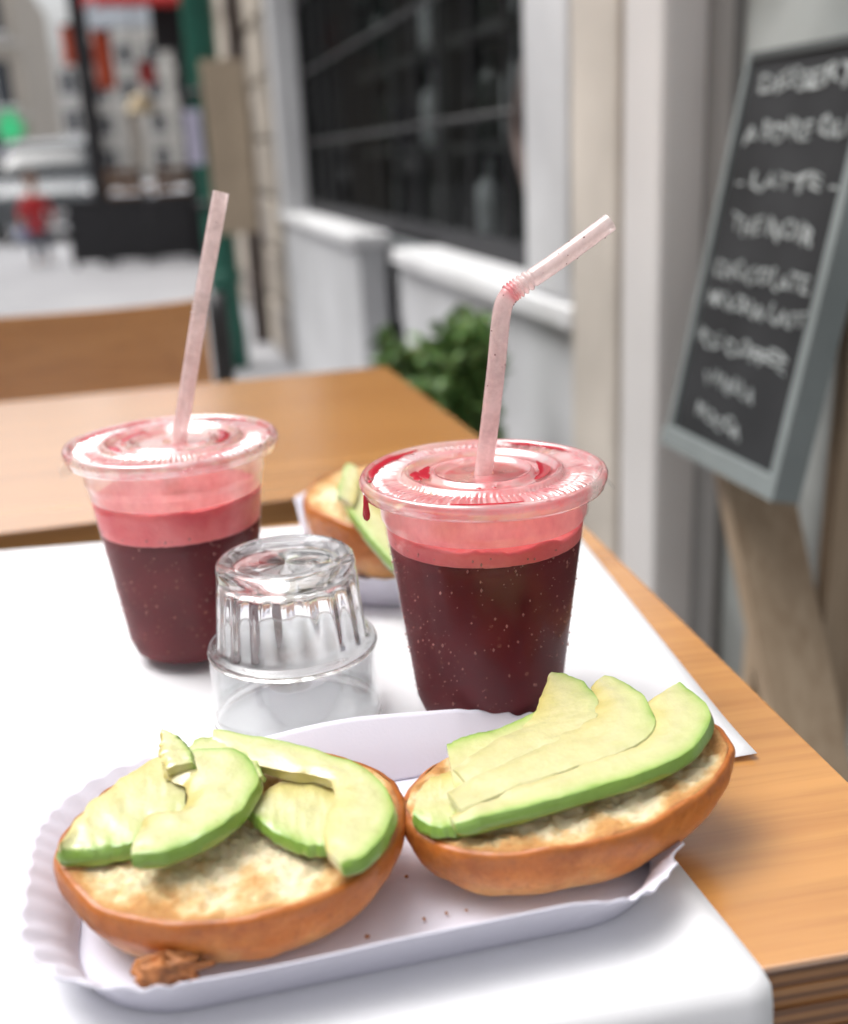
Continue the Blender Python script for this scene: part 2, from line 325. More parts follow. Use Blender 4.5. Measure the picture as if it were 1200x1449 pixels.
# shop door glass: dust and blurred reflections painted as mottled colour
m, nt_, b, o = newmat('mottled_glass')
v = coords(nt_)
n1 = N(nt_, 'ShaderNodeTexNoise', Scale=3.2, Detail=3.0); nt_.links.new(v, n1.inputs['Vector'])
r1 = ramp(nt_, [(0.34, (0.09, 0.09, 0.087)), (0.5, (0.22, 0.23, 0.22)), (0.66, (0.44, 0.47, 0.46))], n1.outputs[0])
nt_.links.new(r1.outputs[0], b.inputs['Base Color']); b.inputs['Roughness'].default_value = 0.28; b.inputs['Specular IOR Level'].default_value = 0.5
# glass tumbler
m, nt_, b, o = newmat('tumbler_glass')
b.inputs['Base Color'].default_value = (0.985, 0.99, 0.99, 1); b.inputs['Transmission Weight'].default_value = 1.0
b.inputs['Roughness'].default_value = 0.0; b.inputs['IOR'].default_value = 1.46
tp_ = N(nt_, 'ShaderNodeBsdfTransparent'); mx_ = N(nt_, 'ShaderNodeMixShader'); mx_.inputs[0].default_value = 0.08
nt_.links.new(b.outputs[0], mx_.inputs[1]); nt_.links.new(tp_.outputs[0], mx_.inputs[2]); nt_.links.new(mx_.outputs[0], o.inputs[0])
# lit things
def emit(name, c, s):
    m, nt, b, o = newmat(name); b.inputs['Base Color'].default_value = (*c, 1)
    b.inputs['Emission Color'].default_value = (*c, 1); b.inputs['Emission Strength'].default_value = s
emit('green_neon', (0.04, 0.42, 0.17), 0.35); emit('blue_neon', (0.08, 0.10, 0.5), 0.4); emit('globe_lit', (0.95, 0.95, 1.0), 1.1)

# ------------------------------------------------------------------ object helpers (all vertices are given in world space)
def wloc(p):
    v = np.zeros(3)
    while p is not None: v = v + np.array(p.location); p = p.parent
    return v
def tag(o, label=None, cat=None, group=None, kind=None):
    if label: o['label'] = label
    if cat: o['category'] = cat
    if group: o['group'] = group
    if kind: o['kind'] = kind
    return o
def thing(name, loc, label, cat, group=None):
    o = bpy.data.objects.new(name, None); o.empty_display_size = 0.05; col.objects.link(o); o.location = loc
    return tag(o, label, cat, group)
def obj(name, verts, faces, mat, parent=None, smooth=True, loc=None, attrs=None):
    verts = np.asarray(verts, float)
    if parent is not None and loc is None: base = wloc(parent); L = (0, 0, 0)
    elif parent is not None: base = np.array(loc, float); L = base - wloc(parent)
    else:
        L = loc if loc is not None else ((verts.min(0)+verts.max(0))/2*np.array([1, 1, 0]) + np.array([0, 0, verts[:, 2].min()]))
        base = np.array(L, float)
    me = bpy.data.meshes.new(name); me.from_pydata((verts-base).tolist(), [], [list(map(int, f)) for f in faces]); me.update()
    if attrs:
        for k, a in attrs.items():
            at = me.attributes.new(k, 'FLOAT', 'POINT'); at.data.foreach_set('value', np.asarray(a, np.float32))
    bm = bmesh.new(); bm.from_mesh(me); bmesh.ops.recalc_face_normals(bm, faces=bm.faces); bm.to_mesh(me); bm.free()
    if smooth:
        me.polygons.foreach_set('use_smooth', [True]*len(me.polygons))
    me.materials.append(MATS[mat])
    o = bpy.data.objects.new(name, me); col.objects.link(o); o.location = [float(q) for q in L]
    if parent is not None: o.parent = parent
    return o
def box(name, x0, x1, y0, y1, z0, z1, mat, parent=None, bev=0.0, seg=2, jit=0.0):
    bm = bmesh.new(); bmesh.ops.create_cube(bm, size=1.0)
    for v in bm.verts:
        v.co = Vector((x0+(v.co.x+.5)*(x1-x0), y0+(v.co.y+.5)*(y1-y0), z0+(v.co.z+.5)*(z1-z0)))
        if jit: v.co += Vector([random.uniform(-jit, jit) for _ in range(3)])
    if bev: bmesh.ops.bevel(bm, geom=bm.edges[:], offset=bev, segments=seg, affect='EDGES', profile=0.6)
    bm.verts.index_update()
    V = [tuple(v.co) for v in bm.verts]; F = [[v.index for v in f.verts] for f in bm.faces]; bm.free()
    return obj(name, V, F, mat, parent, smooth=False)
def beam(name, a, b, wx, wy, mat, parent=None, wx2=None, wy2=None):
    """rectangular bar from a to b; wx, wy = cross-section size"""
    a, b = np.array(a, float), np.array(b, float); d = b-a; d /= np.linalg.norm(d)
    ref = np.array([0, 0, 1.0]) if abs(d[2]) < .9 else np.array([0, 1.0, 0])
    u = np.cross(d, ref); u /= np.linalg.norm(u); v = np.cross(d, u)
    V = []
    for p, sx, sy in ((a, wx, wy), (b, wx2 or wx, wy2 or wy)):
        for i, j in ((-1, -1), (1, -1), (1, 1), (-1, 1)): V.append(p + u*i*sx/2 + v*j*sy/2)
    F = [(0, 1, 2, 3), (4, 5, 6, 7), (0, 1, 5, 4), (1, 2, 6, 5), (2, 3, 7, 6), (3, 0, 4, 7)]
    return obj(name, V, F, mat, parent, smooth=False)
def lathe_geo(c, prof, seg=96, mod=None, close=False):
    V = []; n = len(prof)
    for i in range(seg):
        t = 2*math.pi*i/seg
        for k, (r, z) in enumerate(prof):
            rr, zz = (r, z) if mod is None else mod(r, z, t, k)
            V.append((c[0]+rr*math.cos(t), c[1]+rr*math.sin(t), zz))
    F = []
    for i in range(seg):
        j = (i+1) % seg
        for k in range(n-1 if not close else n):
            k2 = (k+1) % n
            F.append((i*n+k, j*n+k, j*n+k2, i*n+k2))
    return V, F
def lathe(name, c, prof, mat, parent=None, seg=96, mod=None, close=False, attrs=None):
    V, F = lathe_geo(c, prof, seg, mod, close)
    return obj(name, V, F, mat, parent)
def tube_geo(path, rad, seg=16, cap=True):
    P = [np.array(p, float) for p in path]; n = len(P)
    rad = [rad]*n if not hasattr(rad, '__len__') else rad
    V, F = [], []; u = None
    for i in range(n):
        d = P[min(i+1, n-1)]-P[max(i-1, 0)]; d = d/np.linalg.norm(d)
        if u is None:
            ref = np.array([0, 0, 1.0]) if abs(d[2]) < .9 else np.array([1.0, 0, 0]); u = np.cross(d, ref)
        u = u - d*(u@d); u /= np.linalg.norm(u); v = np.cross(d, u)
        for k in range(seg):
            t = 2*math.pi*k/seg; V.append(P[i] + rad[i]*(math.cos(t)*u + math.sin(t)*v))
    for i in range(n-1):
        for k in range(seg):
            k2 = (k+1) % seg; F.append((i*seg+k, i*seg+k2, (i+1)*seg+k2, (i+1)*seg+k))
    if cap: F.append(list(range(seg))); F.append(list(range((n-1)*seg, n*seg)))
    return V, F
def tube(name, path, rad, mat, parent=None, seg=16, cap=True):
    V, F = tube_geo(path, rad, seg, cap); return obj(name, V, F, mat, parent)
def catmull(P, n, closed=False):
    P = [np.array(p, float) for p in P]; m = len(P); out = []
    segs = m if closed else m-1
    for q in range(n):
        x = q/(n if closed else n-1)*segs; i = min(int(x), segs-1); t = x-i
        if closed: p0, p1, p2, p3 = P[(i-1) % m], P[i % m], P[(i+1) % m], P[(i+2) % m]
        else: p1, p2 = P[i], P[i+1]; p0 = P[i-1] if i > 0 else 2*p1-p2; p3 = P[i+2] if i+2 < m else 2*p2-p1
        out.append(0.5*((2*p1)+(-p0+p2)*t+(2*p0-5*p1+4*p2-p3)*t*t+(-p0+3*p1-3*p2+p3)*t**3))
    return out
def grid_faces(nu, nv, wrap_u=False, wrap_v=False):
    F = []
    for i in range(nu if wrap_u else nu-1):
        for j in range(nv if wrap_v else nv-1):
            i2, j2 = (i+1) % nu, (j+1) % nv
            F.append((i*nv+j, i2*nv+j, i2*nv+j2, i*nv+j2))
    return F
def nz(x, y, z=0.0, s=1.0): return noise.noise(Vector((x*s, y*s, z*s)))
def obj_local(name, V, F, mat, parent):
    b0 = wloc(parent); return obj(name, np.asarray(V, float)+b0, F, mat, parent)
def copy_tree(o, parent=None):
    c = o.copy(); col.objects.link(c); c.parent = parent
    for ch in list(o.children): copy_tree(ch, c)
    return c

# ================================================================== SETTING
g = obj('ground', [(-150, -60, 0), (150, -60, 0), (150, 260, 0), (-150, 260, 0)], [(0, 1, 2, 3)], 'pavement', smooth=False); tag(g, kind='structure')

# ------------------------------------------------------------------ shop front along the pavement (face at x = 0.6)
XF = 0.60
SF = thing('shop_building', (1.5, 2.0, 0), 'painted shop front with dark display window above white ledges', 'shop')
def lowwall(y0, y1):
    b_ = box('low_wall', XF+.012, .70, y0, y1, 0, .715, 'paint_grey', SF, .006)
    box('ledge_cap', XF-.012, .715, y0-.012, y1+.012, .715, .752, 'paint_white', SF, .008)
lowwall(3.47, 5.46); lowwall(1.575, 2.84)
box('sill_strip', .79, .84, 1.60, 5.45, 0.0, .70, 'paint_grey', SF)            # back of the recess between the two walls
box('dark_slot', .772, .788, 2.86, 3.12, .02, .60, 'near_black', SF)  # near-black slab stands in for the shaded inside of the recess
box('meter_box', .72, .788, 3.16, 3.40, .48, .64, 'jamb_grey', SF, .01)
box('window_jamb', XF, .715, 5.27, 5.455, .754, 2.6, 'paint_white', SF, .01)
box('window_jamb', XF, .80, 1.60, 1.80, .754, 2.6, 'jamb_grey', SF, .012)
box('pilaster', XF-.005, .69, 1.405, 1.573, 0, 2.6, 'beige_stone', SF, .01)
box('seal_strip', XF+.02, .69, 1.376, 1.404, 0, 2.6, 'tan_seal', SF)
box('door_post', XF-.01, .69, 1.262, 1.375, 0, 2.6, 'post_paint', SF, .01)
box('fascia', XF-.02, 1.2, -2.5, 5.46, 2.602, 3.3, 'paint_grey', SF, .01)
box('upper_wall', XF+.02, 7.0, -2.5, 5.46, 3.302, 8.0, 'facade_cream', SF)
box('window_pane', .722, .728, 1.805, 5.265, .756, 2.598, 'window_glass', SF)
box('transom', .708, .745, 1.81, 5.26, .756, .80, 'near_black', SF, .004)
for yy in np.arange(1.95, 5.25, .27): tube('grille_bar', [(.712, yy, .80), (.712, yy, 2.59)], .007, 'black_metal', SF, 8)
for zz in (1.05, 1.33, 1.61, 1.89): tube('grille_bar', [(.706, 1.805, zz), (.706, 5.265, zz)], .007, 'black_metal', SF, 8)
# dark room behind the window
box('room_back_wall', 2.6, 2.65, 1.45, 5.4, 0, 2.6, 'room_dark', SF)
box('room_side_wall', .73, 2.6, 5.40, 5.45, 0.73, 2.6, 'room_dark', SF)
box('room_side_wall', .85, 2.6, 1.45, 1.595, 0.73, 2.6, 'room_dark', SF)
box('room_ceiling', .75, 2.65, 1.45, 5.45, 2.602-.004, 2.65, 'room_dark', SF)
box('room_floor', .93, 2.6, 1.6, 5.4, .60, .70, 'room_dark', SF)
# door glazing at the right
box('door_pane', .66, .67, -1.2, 1.26, .28, 2.3, 'mottled_glass', SF)
box('door_kick_panel', .652, .685, -1.2, 1.26, 0, .279, 'jamb_grey', SF, .004)
box('door_stile', .645, .685, 1.20, 1.261, .281, 2.3, 'stile_grey', SF, .004)
box('door_head', .645, .685, -1.2, 1.26, 2.302, 2.6, 'jamb_grey', SF, .004)

# shelving with bottles in the dark window
SH = thing('display_shelf', (1.15, 3.2, .70), 'dark open shelf unit standing inside the shop window', 'shelf')
for z in (.715, .99, 1.27, 1.55, 1.85): box('shelf', .86, 1.16, 1.95, 4.6, z-.012, z+.012, 'shelf_dark', SH)
for y in (1.94, 2.6, 3.27, 3.94, 4.61): box('upright', .86, 1.16, y-.015, y+.015, .70, 2.3, 'shelf_dark', SH)
bprof = [(0, 0), (.036, 0), (.038, .01), (.038, .15), (.030, .18), (.014, .205), (.013, .245), (.015, .247), (.015, .262), (0, .262)]
proto = {}
k = 0
levels = {.727: 'bottom shelf', 1.002: 'second shelf', 1.282: 'third shelf', 1.562: 'fourth shelf'}
for z, ln in levels.items():
    for bay, (ya, yb) in enumerate(((1.98, 2.57), (2.63, 3.24), (3.30, 3.91), (3.97, 4.58))):
        bayname = ('next to the grey jamb', 'second bay from the grey jamb', 'third bay from the grey jamb', 'next to the white jamb')[bay]
        for i, pale in enumerate((True, False) if (bay+int(z*10)) % 2 else (False, True)):
            y = ya+.06+(yb-ya-.12)*(i+random.uniform(.25, .75))/2; x = 1.06+random.uniform(0, .06)
            mt = 'bottle_grey' if pale else 'bottle_dark'
            if mt not in proto:
                V, F = lathe_geo((0, 0), bprof, 20); o = obj('bottle', V, F, mt, None, loc=(0, 0, 0)); proto[mt] = o
            else:
                o = proto[mt].copy(); col.objects.link(o)
            o.location = (x-.14, y, z); sc_ = random.uniform(.9, 1.0); o.scale = (sc_*1.35, sc_*1.35, sc_)
            tag(o, ('pale grey' if pale else 'dark green') + ' bottle on the %s, %s' % (ln, bayname), 'bottle', 'bottles in the shop window')
GL = thing('globe_lamp', (.95, 3.25, 1.46), 'lit white globe lamp hanging high in the dark window', 'lamp')
lathe('globe', (.95, 3.25), [(.001, 1.46), (.02, 1.463), (.037, 1.477), (.045, 1.503), (.040, 1.53), (.02, 1.547), (.001, 1.55)], 'globe_lit', GL, 24)
tube('lamp_cord', [(.95, 3.25, 1.548), (.95, 3.25, 2.60)], .004, 'black_metal', GL, 8)
tag(tube('hanging_cable', catmull([(.70, 1.93, 1.40), (.70, 1.95, 1.24), (.70, 2.06, 1.13), (.70, 2.13, 1.02), (.70, 2.07, .92), (.70, 2.0, .84), (.70, 1.95, .745)], 40), .011, 'cable', None, 10),
    'brown cable hanging in a loose bend beside the grey window jamb', 'cable')

# ------------------------------------------------------------------ stone building further along
SB = thing('stone_building', (1.5, 8.5, 0), 'old brown stone building beyond the shop front', 'building')
box('wall', .62, 7.0, 5.462, 14.5, 0, 9.0, 'mortar', SB)
bm_ = {}
for ri in range(9):
    z0 = .01+ri*.27; y = 5.47 + (0.0 if ri % 2 == 0 else .0)
    first = True
    while y < 12.0:
        L = random.choice((.34, .46, .56)) * (0.55 if (first and ri % 2) else 1); first = False
        key = (random.choice('abc'), round(L, 2))
        if key not in bm_:
            o = box('stone_block', 0, .10, 0, L-.016, 0, .254, 'stone_'+key[0], None, .012, 1, .004); bm_[key] = o.data; bpy.data.objects.remove(o)
            me = bm_[key]; c = np.array([v.co[:] for v in me.vertices]); me.vertices.foreach_set('co', (c - c.min(0)).ravel())
        o = bpy.data.objects.new('stone_block', bm_[key]); col.objects.link(o); o.parent = SB
        o.location = (.58+random.uniform(-.008, .008)-1.5, y-8.5, z0); y += L
for yy, zz in ((8.3, 4.0), (10.4, 4.0), (12.5, 4.0)):
    wn = box('window', .60, .64, yy-.45, yy+.45, zz, zz+1.7, 'far_glass', SB)
DP = thing('drainpipe', (.53, 6.35, 0), 'brown drainpipe running down the stone wall', 'drainpipe')
tube('pipe', [(.535, 6.35, 0.0), (.535, 6.35, 5.0)], .045, 'pipe_brown', DP, 16)
for z in (.35, 1.25, 2.2): lathe('bracket', (.535, 6.35), [(.0455, z-.02), (.056, z-.018), (.056, z+.018), (.0455, z+.02)], 'pipe_brown', DP, 20)

# green post with boards
gx, gy = .312, 5.6
GP = thing('green_post', (gx, gy, 0), 'dark green round metal post standing before the stone wall', 'post')
lathe('shaft', (gx, gy), [(.001, 0), (.085, 0), (.085, .20), (.081, .22), (.076, .24), (.076, 3.3), (.09, 3.32), (.09, 3.38), (.001, 3.40)], 'green_paint', GP, 32)
lathe('collar', (gx, gy), [(.079, .42), (.088, .425), (.088, .475), (.079, .48)], 'green_paint', GP, 32)
NB = thing('notice_board', (gx+.02, gy-.13, .66), 'tall blank beige board strapped to the green post', 'board')
box('panel', gx-.02, gx+.18, gy-.135, gy-.10, .66, 1.43, 'beige_board', NB, .008)
for z in (.8, 1.3): lathe('strap', (gx, gy), [(.080, z-.012), (.1005, z-.012), (.1005, z+.012), (.080, z+.012)], 'black_metal', NB, 24)
box('wall_plate', gx-.115, gx-.04, gy-.122, gy-.078, .98, 1.22, 'lilac_sticker', None, .004)
tag(bpy.data.objects['wall_plate'], 'small lilac notice plate fixed to the green post beside beige board', 'notice')

# ------------------------------------------------------------------ cafe terrace down the street
TR = thing('terrace_shelter', (-.1, 13.4, 0), 'black framed cafe terrace shelter under a red awning', 'shelter')
for x, wd in ((-.52, .11), (.54, .22)): box('post', x-wd/2, x+wd/2, 12.55, 12.68, 0, 3.0, 'near_black', TR, .006)
for x in (-.52, .54): box('post', x-.05, x+.05, 14.6, 14.7, 0, 3.0, 'near_black', TR, .006)
box('beam', .22, .64, 12.53, 12.70, 2.12, 3.02, 'near_black', TR, .006)
box('beam', -.58, .215, 12.54, 12.66, 2.70, 2.80, 'near_black', TR, .006)
V = []; ny = 9
for i in range(ny):
    t = i/(ny-1); y = 12.0+2.8*t; z = 2.56+.62*math.sin(t*1.5)
    for x in (-.42, -.3, .25, .62): V.append((x, y, z-(.10 if x == -.42 else 0)+(0.02 if x in (-.3, .25) else 0)))
F = grid_faces(ny, 4)
aw = obj('awning', V, F, 'red_canvas', TR); aw.modifiers.new('thick', 'SOLIDIFY').thickness = .02
val = obj('valance', [(-.30+.92*i/24, 12.0-.002, z-(0.02*abs(math.sin(i*math.pi/4)) if z < 2.5 else 0)) for i in range(25) for z in (2.48, 2.575)], grid_faces(25, 2), 'red_canvas', TR); val.modifiers.new('thick', 'SOLIDIFY').thickness = .012
for i, (xa, xb) in enumerate(((-.86, -.45), (-.4495, -.04), (-.0395, .428))):
    p_ = thing('barrier', ((xa+xb)/2, 12.45, 0), ('black terrace barrier panel at the open street end', 'black terrace barrier panel between two others', 'black terrace barrier panel beside the wide black post')[i], 'barrier', 'terrace barrier panels')
    box('panel', xa, xb, 12.42, 12.46, .05, .66, 'near_black', p_, .008)
    box('rail', xa, xb, 12.41, 12.47, .662, .69, 'near_black', p_, .006)
    for xx in (xa+.04, xb-.04): box('foot', xx-.02, xx+.02, 12.36, 12.52, 0, .05, 'near_black', p_, .004)
def banner(x0, x1, z0, z1, y, mt, label):
    o = thing('hanging_banner', ((x0+x1)/2, y, z0), label, 'banner')
    V = []; n = 10
    for i in range(n):
        t = i/(n-1)
        for q in range(4): V.append((x0+(x1-x0)*q/3, y+.012*math.sin(t*5+q), z0+(z1-z0)*t))
    s = obj('cloth', V, grid_faces(n, 4), mt, o); s.modifiers.new('thick', 'SOLIDIFY').thickness = .006
    tube('rod', [(x0-.02, y, z1), (x1+.02, y, z1)], .012, 'black_metal', o, 8)
banner(-.39, -.20, 1.78, 2.36, 12.9, 'orange_print', 'long orange banner hanging under the terrace awning')
banner(.05, .22, 1.82, 2.05, 12.95, 'red_canvas', 'short red banner hanging beside the wide black post')
banner(-.68, -.55, 2.0, 2.38, 12.62, 'orange_print', 'orange banner hanging at the open corner of the terrace')
LP = thing('pendant_lamp', (.03, 13.2, 1.55), 'cream pendant lampshade inside the terrace', 'lamp')
lathe('lamp_shade', (.03, 13.2), [(.17, 1.55), (.16, 1.60), (.09, 1.72), (.03, 1.76), (.001, 1.765)], 'lamp_cream', LP, 28)
tube('lamp_cord', [(.03, 13.2, 1.76), (.03, 13.2, 2.90)], .008, 'black_metal', LP, 8)
MS = thing('menu_stand', (-.06, 13.05, 0), 'pale upright menu stand behind the black barrier', 'menu stand')
box('panel', -.14, .02, 13.03, 13.06, .98, 1.52, 'pale_print', MS, .01); box('stem', -.075, -.045, 13.035, 13.055, .03, .98, 'black_metal', MS); box('foot', -.2, .08, 12.95, 13.13, 0, .03, 'black_metal', MS, .01)
def bistro_chair(x, y, rot, label):
    t = thing('bistro_chair', (x, y, 0), label, 'chair', 'wooden terrace chairs')
    box('seat', x-.2, x+.2, y-.2, y+.2, .43, .46, 'bistro_wood', t, .01)
    for sx in (-1, 1):
        for sy in (-1, 1): beam('leg', (x+sx*.18, y+sy*.18, 0), (x+sx*.17, y+sy*.17, .43), .035, .035, 'bistro_wood', t)
    s = 1 if rot else -1
    for sx in (-1, 1): beam('back_post', (x+sx*.17, y+s*.18, .46), (x+sx*.19, y+s*.24, .94), .03, .03, 'bistro_wood', t)
    for z in (.62, .76, .88): box('back_slat', x-.19, x+.19, y+s*.235-.012, y+s*.235+.012, z, z+.085, 'bistro_wood', t, .006)
bistro_chair(-.25, 13.35, False, 'brown wooden terrace chair behind the black barrier near the menu stand')
bistro_chair(.28, 13.6, False, 'brown wooden terrace chair behind the black barrier beside the wide post')
BT = thing('bistro_table', (.0, 14.0, 0), 'round brown terrace table behind the two wooden chairs', 'table')
lathe('table_top', (0, 14.0), [(.001, .72), (.31, .72), (.32, .73), (.31, .75), (.001, .75)], 'bistro_wood', BT, 32)
lathe('pedestal', (0, 14.0), [(.22, 0), (.22, .02), (.05, .05), (.03, .1), (.03, .72)], 'black_metal', BT, 20)

# ------------------------------------------------------------------ far buildings
def facade(name, x0, x1, y0, y1, h, mt, label, rows, cols, roof=True, sidecols=0):
    t = thing(name, ((x0+x1)/2, (y0+y1)/2, 0), label, 'building')
    box('wall', x0, x1, y0, y1, 0, h, mt, t)
    fl = (h-1.0)/rows
    for r in range(rows):
        for c in range(cols):
            wx = x0+(x1-x0)*(c+.5)/cols; z = .9+r*fl
            wn = box('window', wx-.5, wx+.5, y0-.03, y0+.02, z, z+fl*.62, 'far_glass', t)
            box('window_frame', wx-.6, wx+.6, y0-.09, y0-.032, z-.12, z-.002, 'paint_white', wn)
            box('mullion', wx-.03, wx+.03, y0-.06, y0-.031, z, z+fl*.62, 'paint_white', wn)
        box('string_course', x0-.06, x1+.06, y0-.10, y0-.002, .55+r*fl, .68+r*fl, 'facade_pale', t)
    if roof:
        xm = .6
        V = [(x0-.2, y0-.2, h), (x1+.2, y0-.2, h), (x1+.2, y1, h), (x0-.2, y1, h), (x0+xm, y0+1.0, h+2.2), (x1-xm, y0+1.0, h+2.2), (x1-xm, y1-1, h+2.2), (x0+xm, y1-1, h+2.2)]
        rf = obj('roof', V, [(0, 1, 5, 4), (1, 2, 6, 5), (2, 3, 7, 6), (3, 0, 4, 7), (4, 5, 6, 7), (0, 1, 2, 3)], 'zinc_roof', t, smooth=False)
        box('chimney', x0+1.2, x0+1.9, y0+1.5, y0+2.2, h+1.6, h+3.2, 'facade_beige', rf)
    return t
facade('apartment_building', -15.0, -3.15, 36, 50, 6.9, 'facade_beige', 'beige apartment building with dark windows on the street side', 3, 7, roof=False)
facade('apartment_building', -9.2, -3.6, 85, 98, 8.6, 'facade_pale', 'low pale grey building closing the far street beside the sky', 3, 3, roof=False)
facade('apartment_building', -3.4, 4.2, 88, 100, 10.5, 'facade_pale', 'tall pale building closing the far street behind the terrace', 4, 4)
facade('apartment_building', 4.5, 16, 80, 95, 15, 'facade_cream', 'cream building far behind the stone building', 5, 5)
def opposite(y0, y1, h, mt, label):
    t = thing('apartment_building', (-11.0, (y0+y1)/2, 0), label, 'building')
    box('wall', -15, -9.0, y0, y1, 0, h, mt, t)
    for r in range(4):
        n_ = int((y1-y0)/2.6)
        for c in range(n_):
            yy = y0+(y1-y0)*(c+.5)/n_; wn = box('window', -9.02, -8.97, yy-.55, yy+.55, .9+r*3.3, 2.9+r*3.3, 'far_glass', t)
            box('sill', -8.968, -8.86, yy-.65, yy+.65, .78+r*3.3, .898+r*3.3, 'facade_pale', wn)
opposite(-22, -6.05, 12.5, 'facade_cream', 'cream building across the street behind the viewer'); opposite(-6, 9, 11.5, 'facade_pale', 'pale building across the street facing the shop'); opposite(9.05, 26, 10.5, 'facade_beige', 'beige building across the street facing the terrace')
PS = thing('pharmacy_sign', (-3.7, 35.9, 1.3), 'green lit cross sign with blue strip on the beige building', 'sign')
for (xa, xb, za, zb) in ((-4.05, -3.35, 2.05, 2.42), (-3.87, -3.53, 2.422, 2.7), (-3.87, -3.53, 1.75, 2.048)): box('cross_arm', xa, xb, 35.80, 35.95, za, zb, 'green_neon', PS, .02)
box('strip', -3.90, -3.50, 35.82, 35.95, 1.30, 1.65, 'blue_neon', PS, .02)
box('bracket', -3.75, -3.65, 35.9, 36.0, 1.3, 2.8, 'black_metal', PS)

# ------------------------------------------------------------------ parked cars
def car(x, y, body, label, s=1.0):
    t = thing('parked_car', (x, y, 0), label, 'car', 'cars parked along the street')
    # side profile (y', z) front at y'=0 ; half widths
    def loft(secs, name, mt, par):
        n = 20; V = []
        for (yy, z0, z1, hw, p) in secs:
            for k in range(n):
                a = 2*math.pi*k/n; ca, sa = math.cos(a), math.sin(a)
                V.append((x+hw*s*math.copysign(abs(ca)**p, ca), y+yy*s, (z0+z1)/2*s+(z1-z0)/2*s*math.copysign(abs(sa)**p, sa)))
        F = grid_faces(len(secs), n, False, True); F.append(list(range(n))); F.append(list(range((len(secs)-1)*n, len(secs)*n)))
        return obj(name, V, F, mt, par)
    bd = loft([(0, .38, .60, .62, .5), (.06, .26, .72, .78, .4), (.35, .22, .82, .84, .35), (1.0, .22, .92, .86, .35), (2.0, .22, .95, .87, .35), (3.3, .22, .95, .86, .35), (3.75, .25, .88, .82, .38), (3.9, .36, .75, .66, .5)], 'body', body, t)
    cb = loft([(.92, .90, .93, .74, .4), (1.45, .88, 1.36, .63, .42), (1.9, .88, 1.45, .61, .42), (2.8, .88, 1.44, .61, .42), (3.35, .88, 1.25, .62, .42), (3.6, .88, .95, .70, .4)], 'cabin', 'car_glass', t)
    loft([(1.42, 1.30, 1.375, .60, .4), (1.6, 1.34, 1.43, .615, .4), (1.95, 1.38, 1.475, .60, .4), (2.8, 1.38, 1.465, .60, .4), (3.2, 1.28, 1.36, .60, .4)], 'roof', body, t)
    for sx in (-1, 1):
        hl = lathe('headlight', (0, 0), [(.001, -.04), (.09, -.03), (.11, 0), (.085, .02), (.001, .03)], 'lamp_glass', t, 18)
        hl.rotation_euler = (R_(90), 0, 0); hl.location = (sx*.60*s, .07*s, .66*s); hl.scale = (1.3, .8, 1)
        hl.data.transform(Matrix.Translation(Vector((x, y, 0))))
        box('wing_mirror', x+sx*.86*s-.07, x+sx*.86*s+.07, y+1.15*s, y+1.27*s, .92*s, 1.04*s, body, t, .02)
        for yy in (.72, 3.1):
            wv = [(.001, -.09), (.16, -.09), (.20, -.10), (.29, -.09), (.305, -.05), (.305, .05), (.29, .09), (.001, .09)]
            wh = lathe('wheel', (x, y), wv, 'tyre', t, 28); wh.data.transform(Matrix.Translation(Vector((0, 0, 0))))
            wh.rotation_euler = (0, R_(90), 0); wh.location = (sx*.78*s, yy*s, .305*s); wh.scale = (s, s, s)
            for q in (-1, 1): obj_local('rim', *lathe_geo((0, 0), [(.001, .095*q), (.15, .105*q), (.19, .102*q), (.19, .06*q), (.001, .06*q)], 24), 'rim_metal', wh)
    gr = box('grille', x-.35*s, x+.35*s, y+.0, y+.05, .46*s, .60*s, 'near_black', t, .01)
    box('number_plate', x-.26*s, x+.26*s, y-.012, y+.03, .36*s, .455*s, 'paint_white', t, .004)
    box('bumper', x-.74*s, x+.74*s, y-.02, y+.14, .26*s, .355*s, body, t, .03)
    return t
car(-1.42, 17.2, 'car_grey', 'dark grey parked car behind the walking child')
car(-3.6, 23.5, 'car_silver', 'silver parked car standing behind the dark grey car')
car(-5.9, 20.0, 'car_grey', 'dark grey parked car beside the silver car', 1.0)
# ------------------------------------------------------------------ walking child in the street
def skin_mesh(name, joints, edges, mat, parent, sub=2):
    bm = bmesh.new(); ly = bm.verts.layers.skin.verify(); vs = []
    for i, (p, r) in enumerate(joints):
        v = bm.verts.new(p); v[ly].radius = (r, r) if not isinstance(r, tuple) else r; v[ly].use_root = (i == 0); vs.append(v)
    for a, b_ in edges: bm.edges.new((vs[a], vs[b_]))
    me = bpy.data.meshes.new(name); bm.to_mesh(me); bm.free(); me.materials.append(MATS[mat])
    o = bpy.data.objects.new(name, me); col.objects.link(o); o.parent = parent
    m1 = o.modifiers.new('skin', 'SKIN'); m1.use_smooth_shade = True
    m2 = o.modifiers.new('sub', 'SUBSURF'); m2.levels = sub; m2.render_levels = sub
    return o
PX, PY = -1.225, 13.1
PE = thing('person', (PX, PY, 0), 'small child in a red jacket walking along the pale street', 'person')
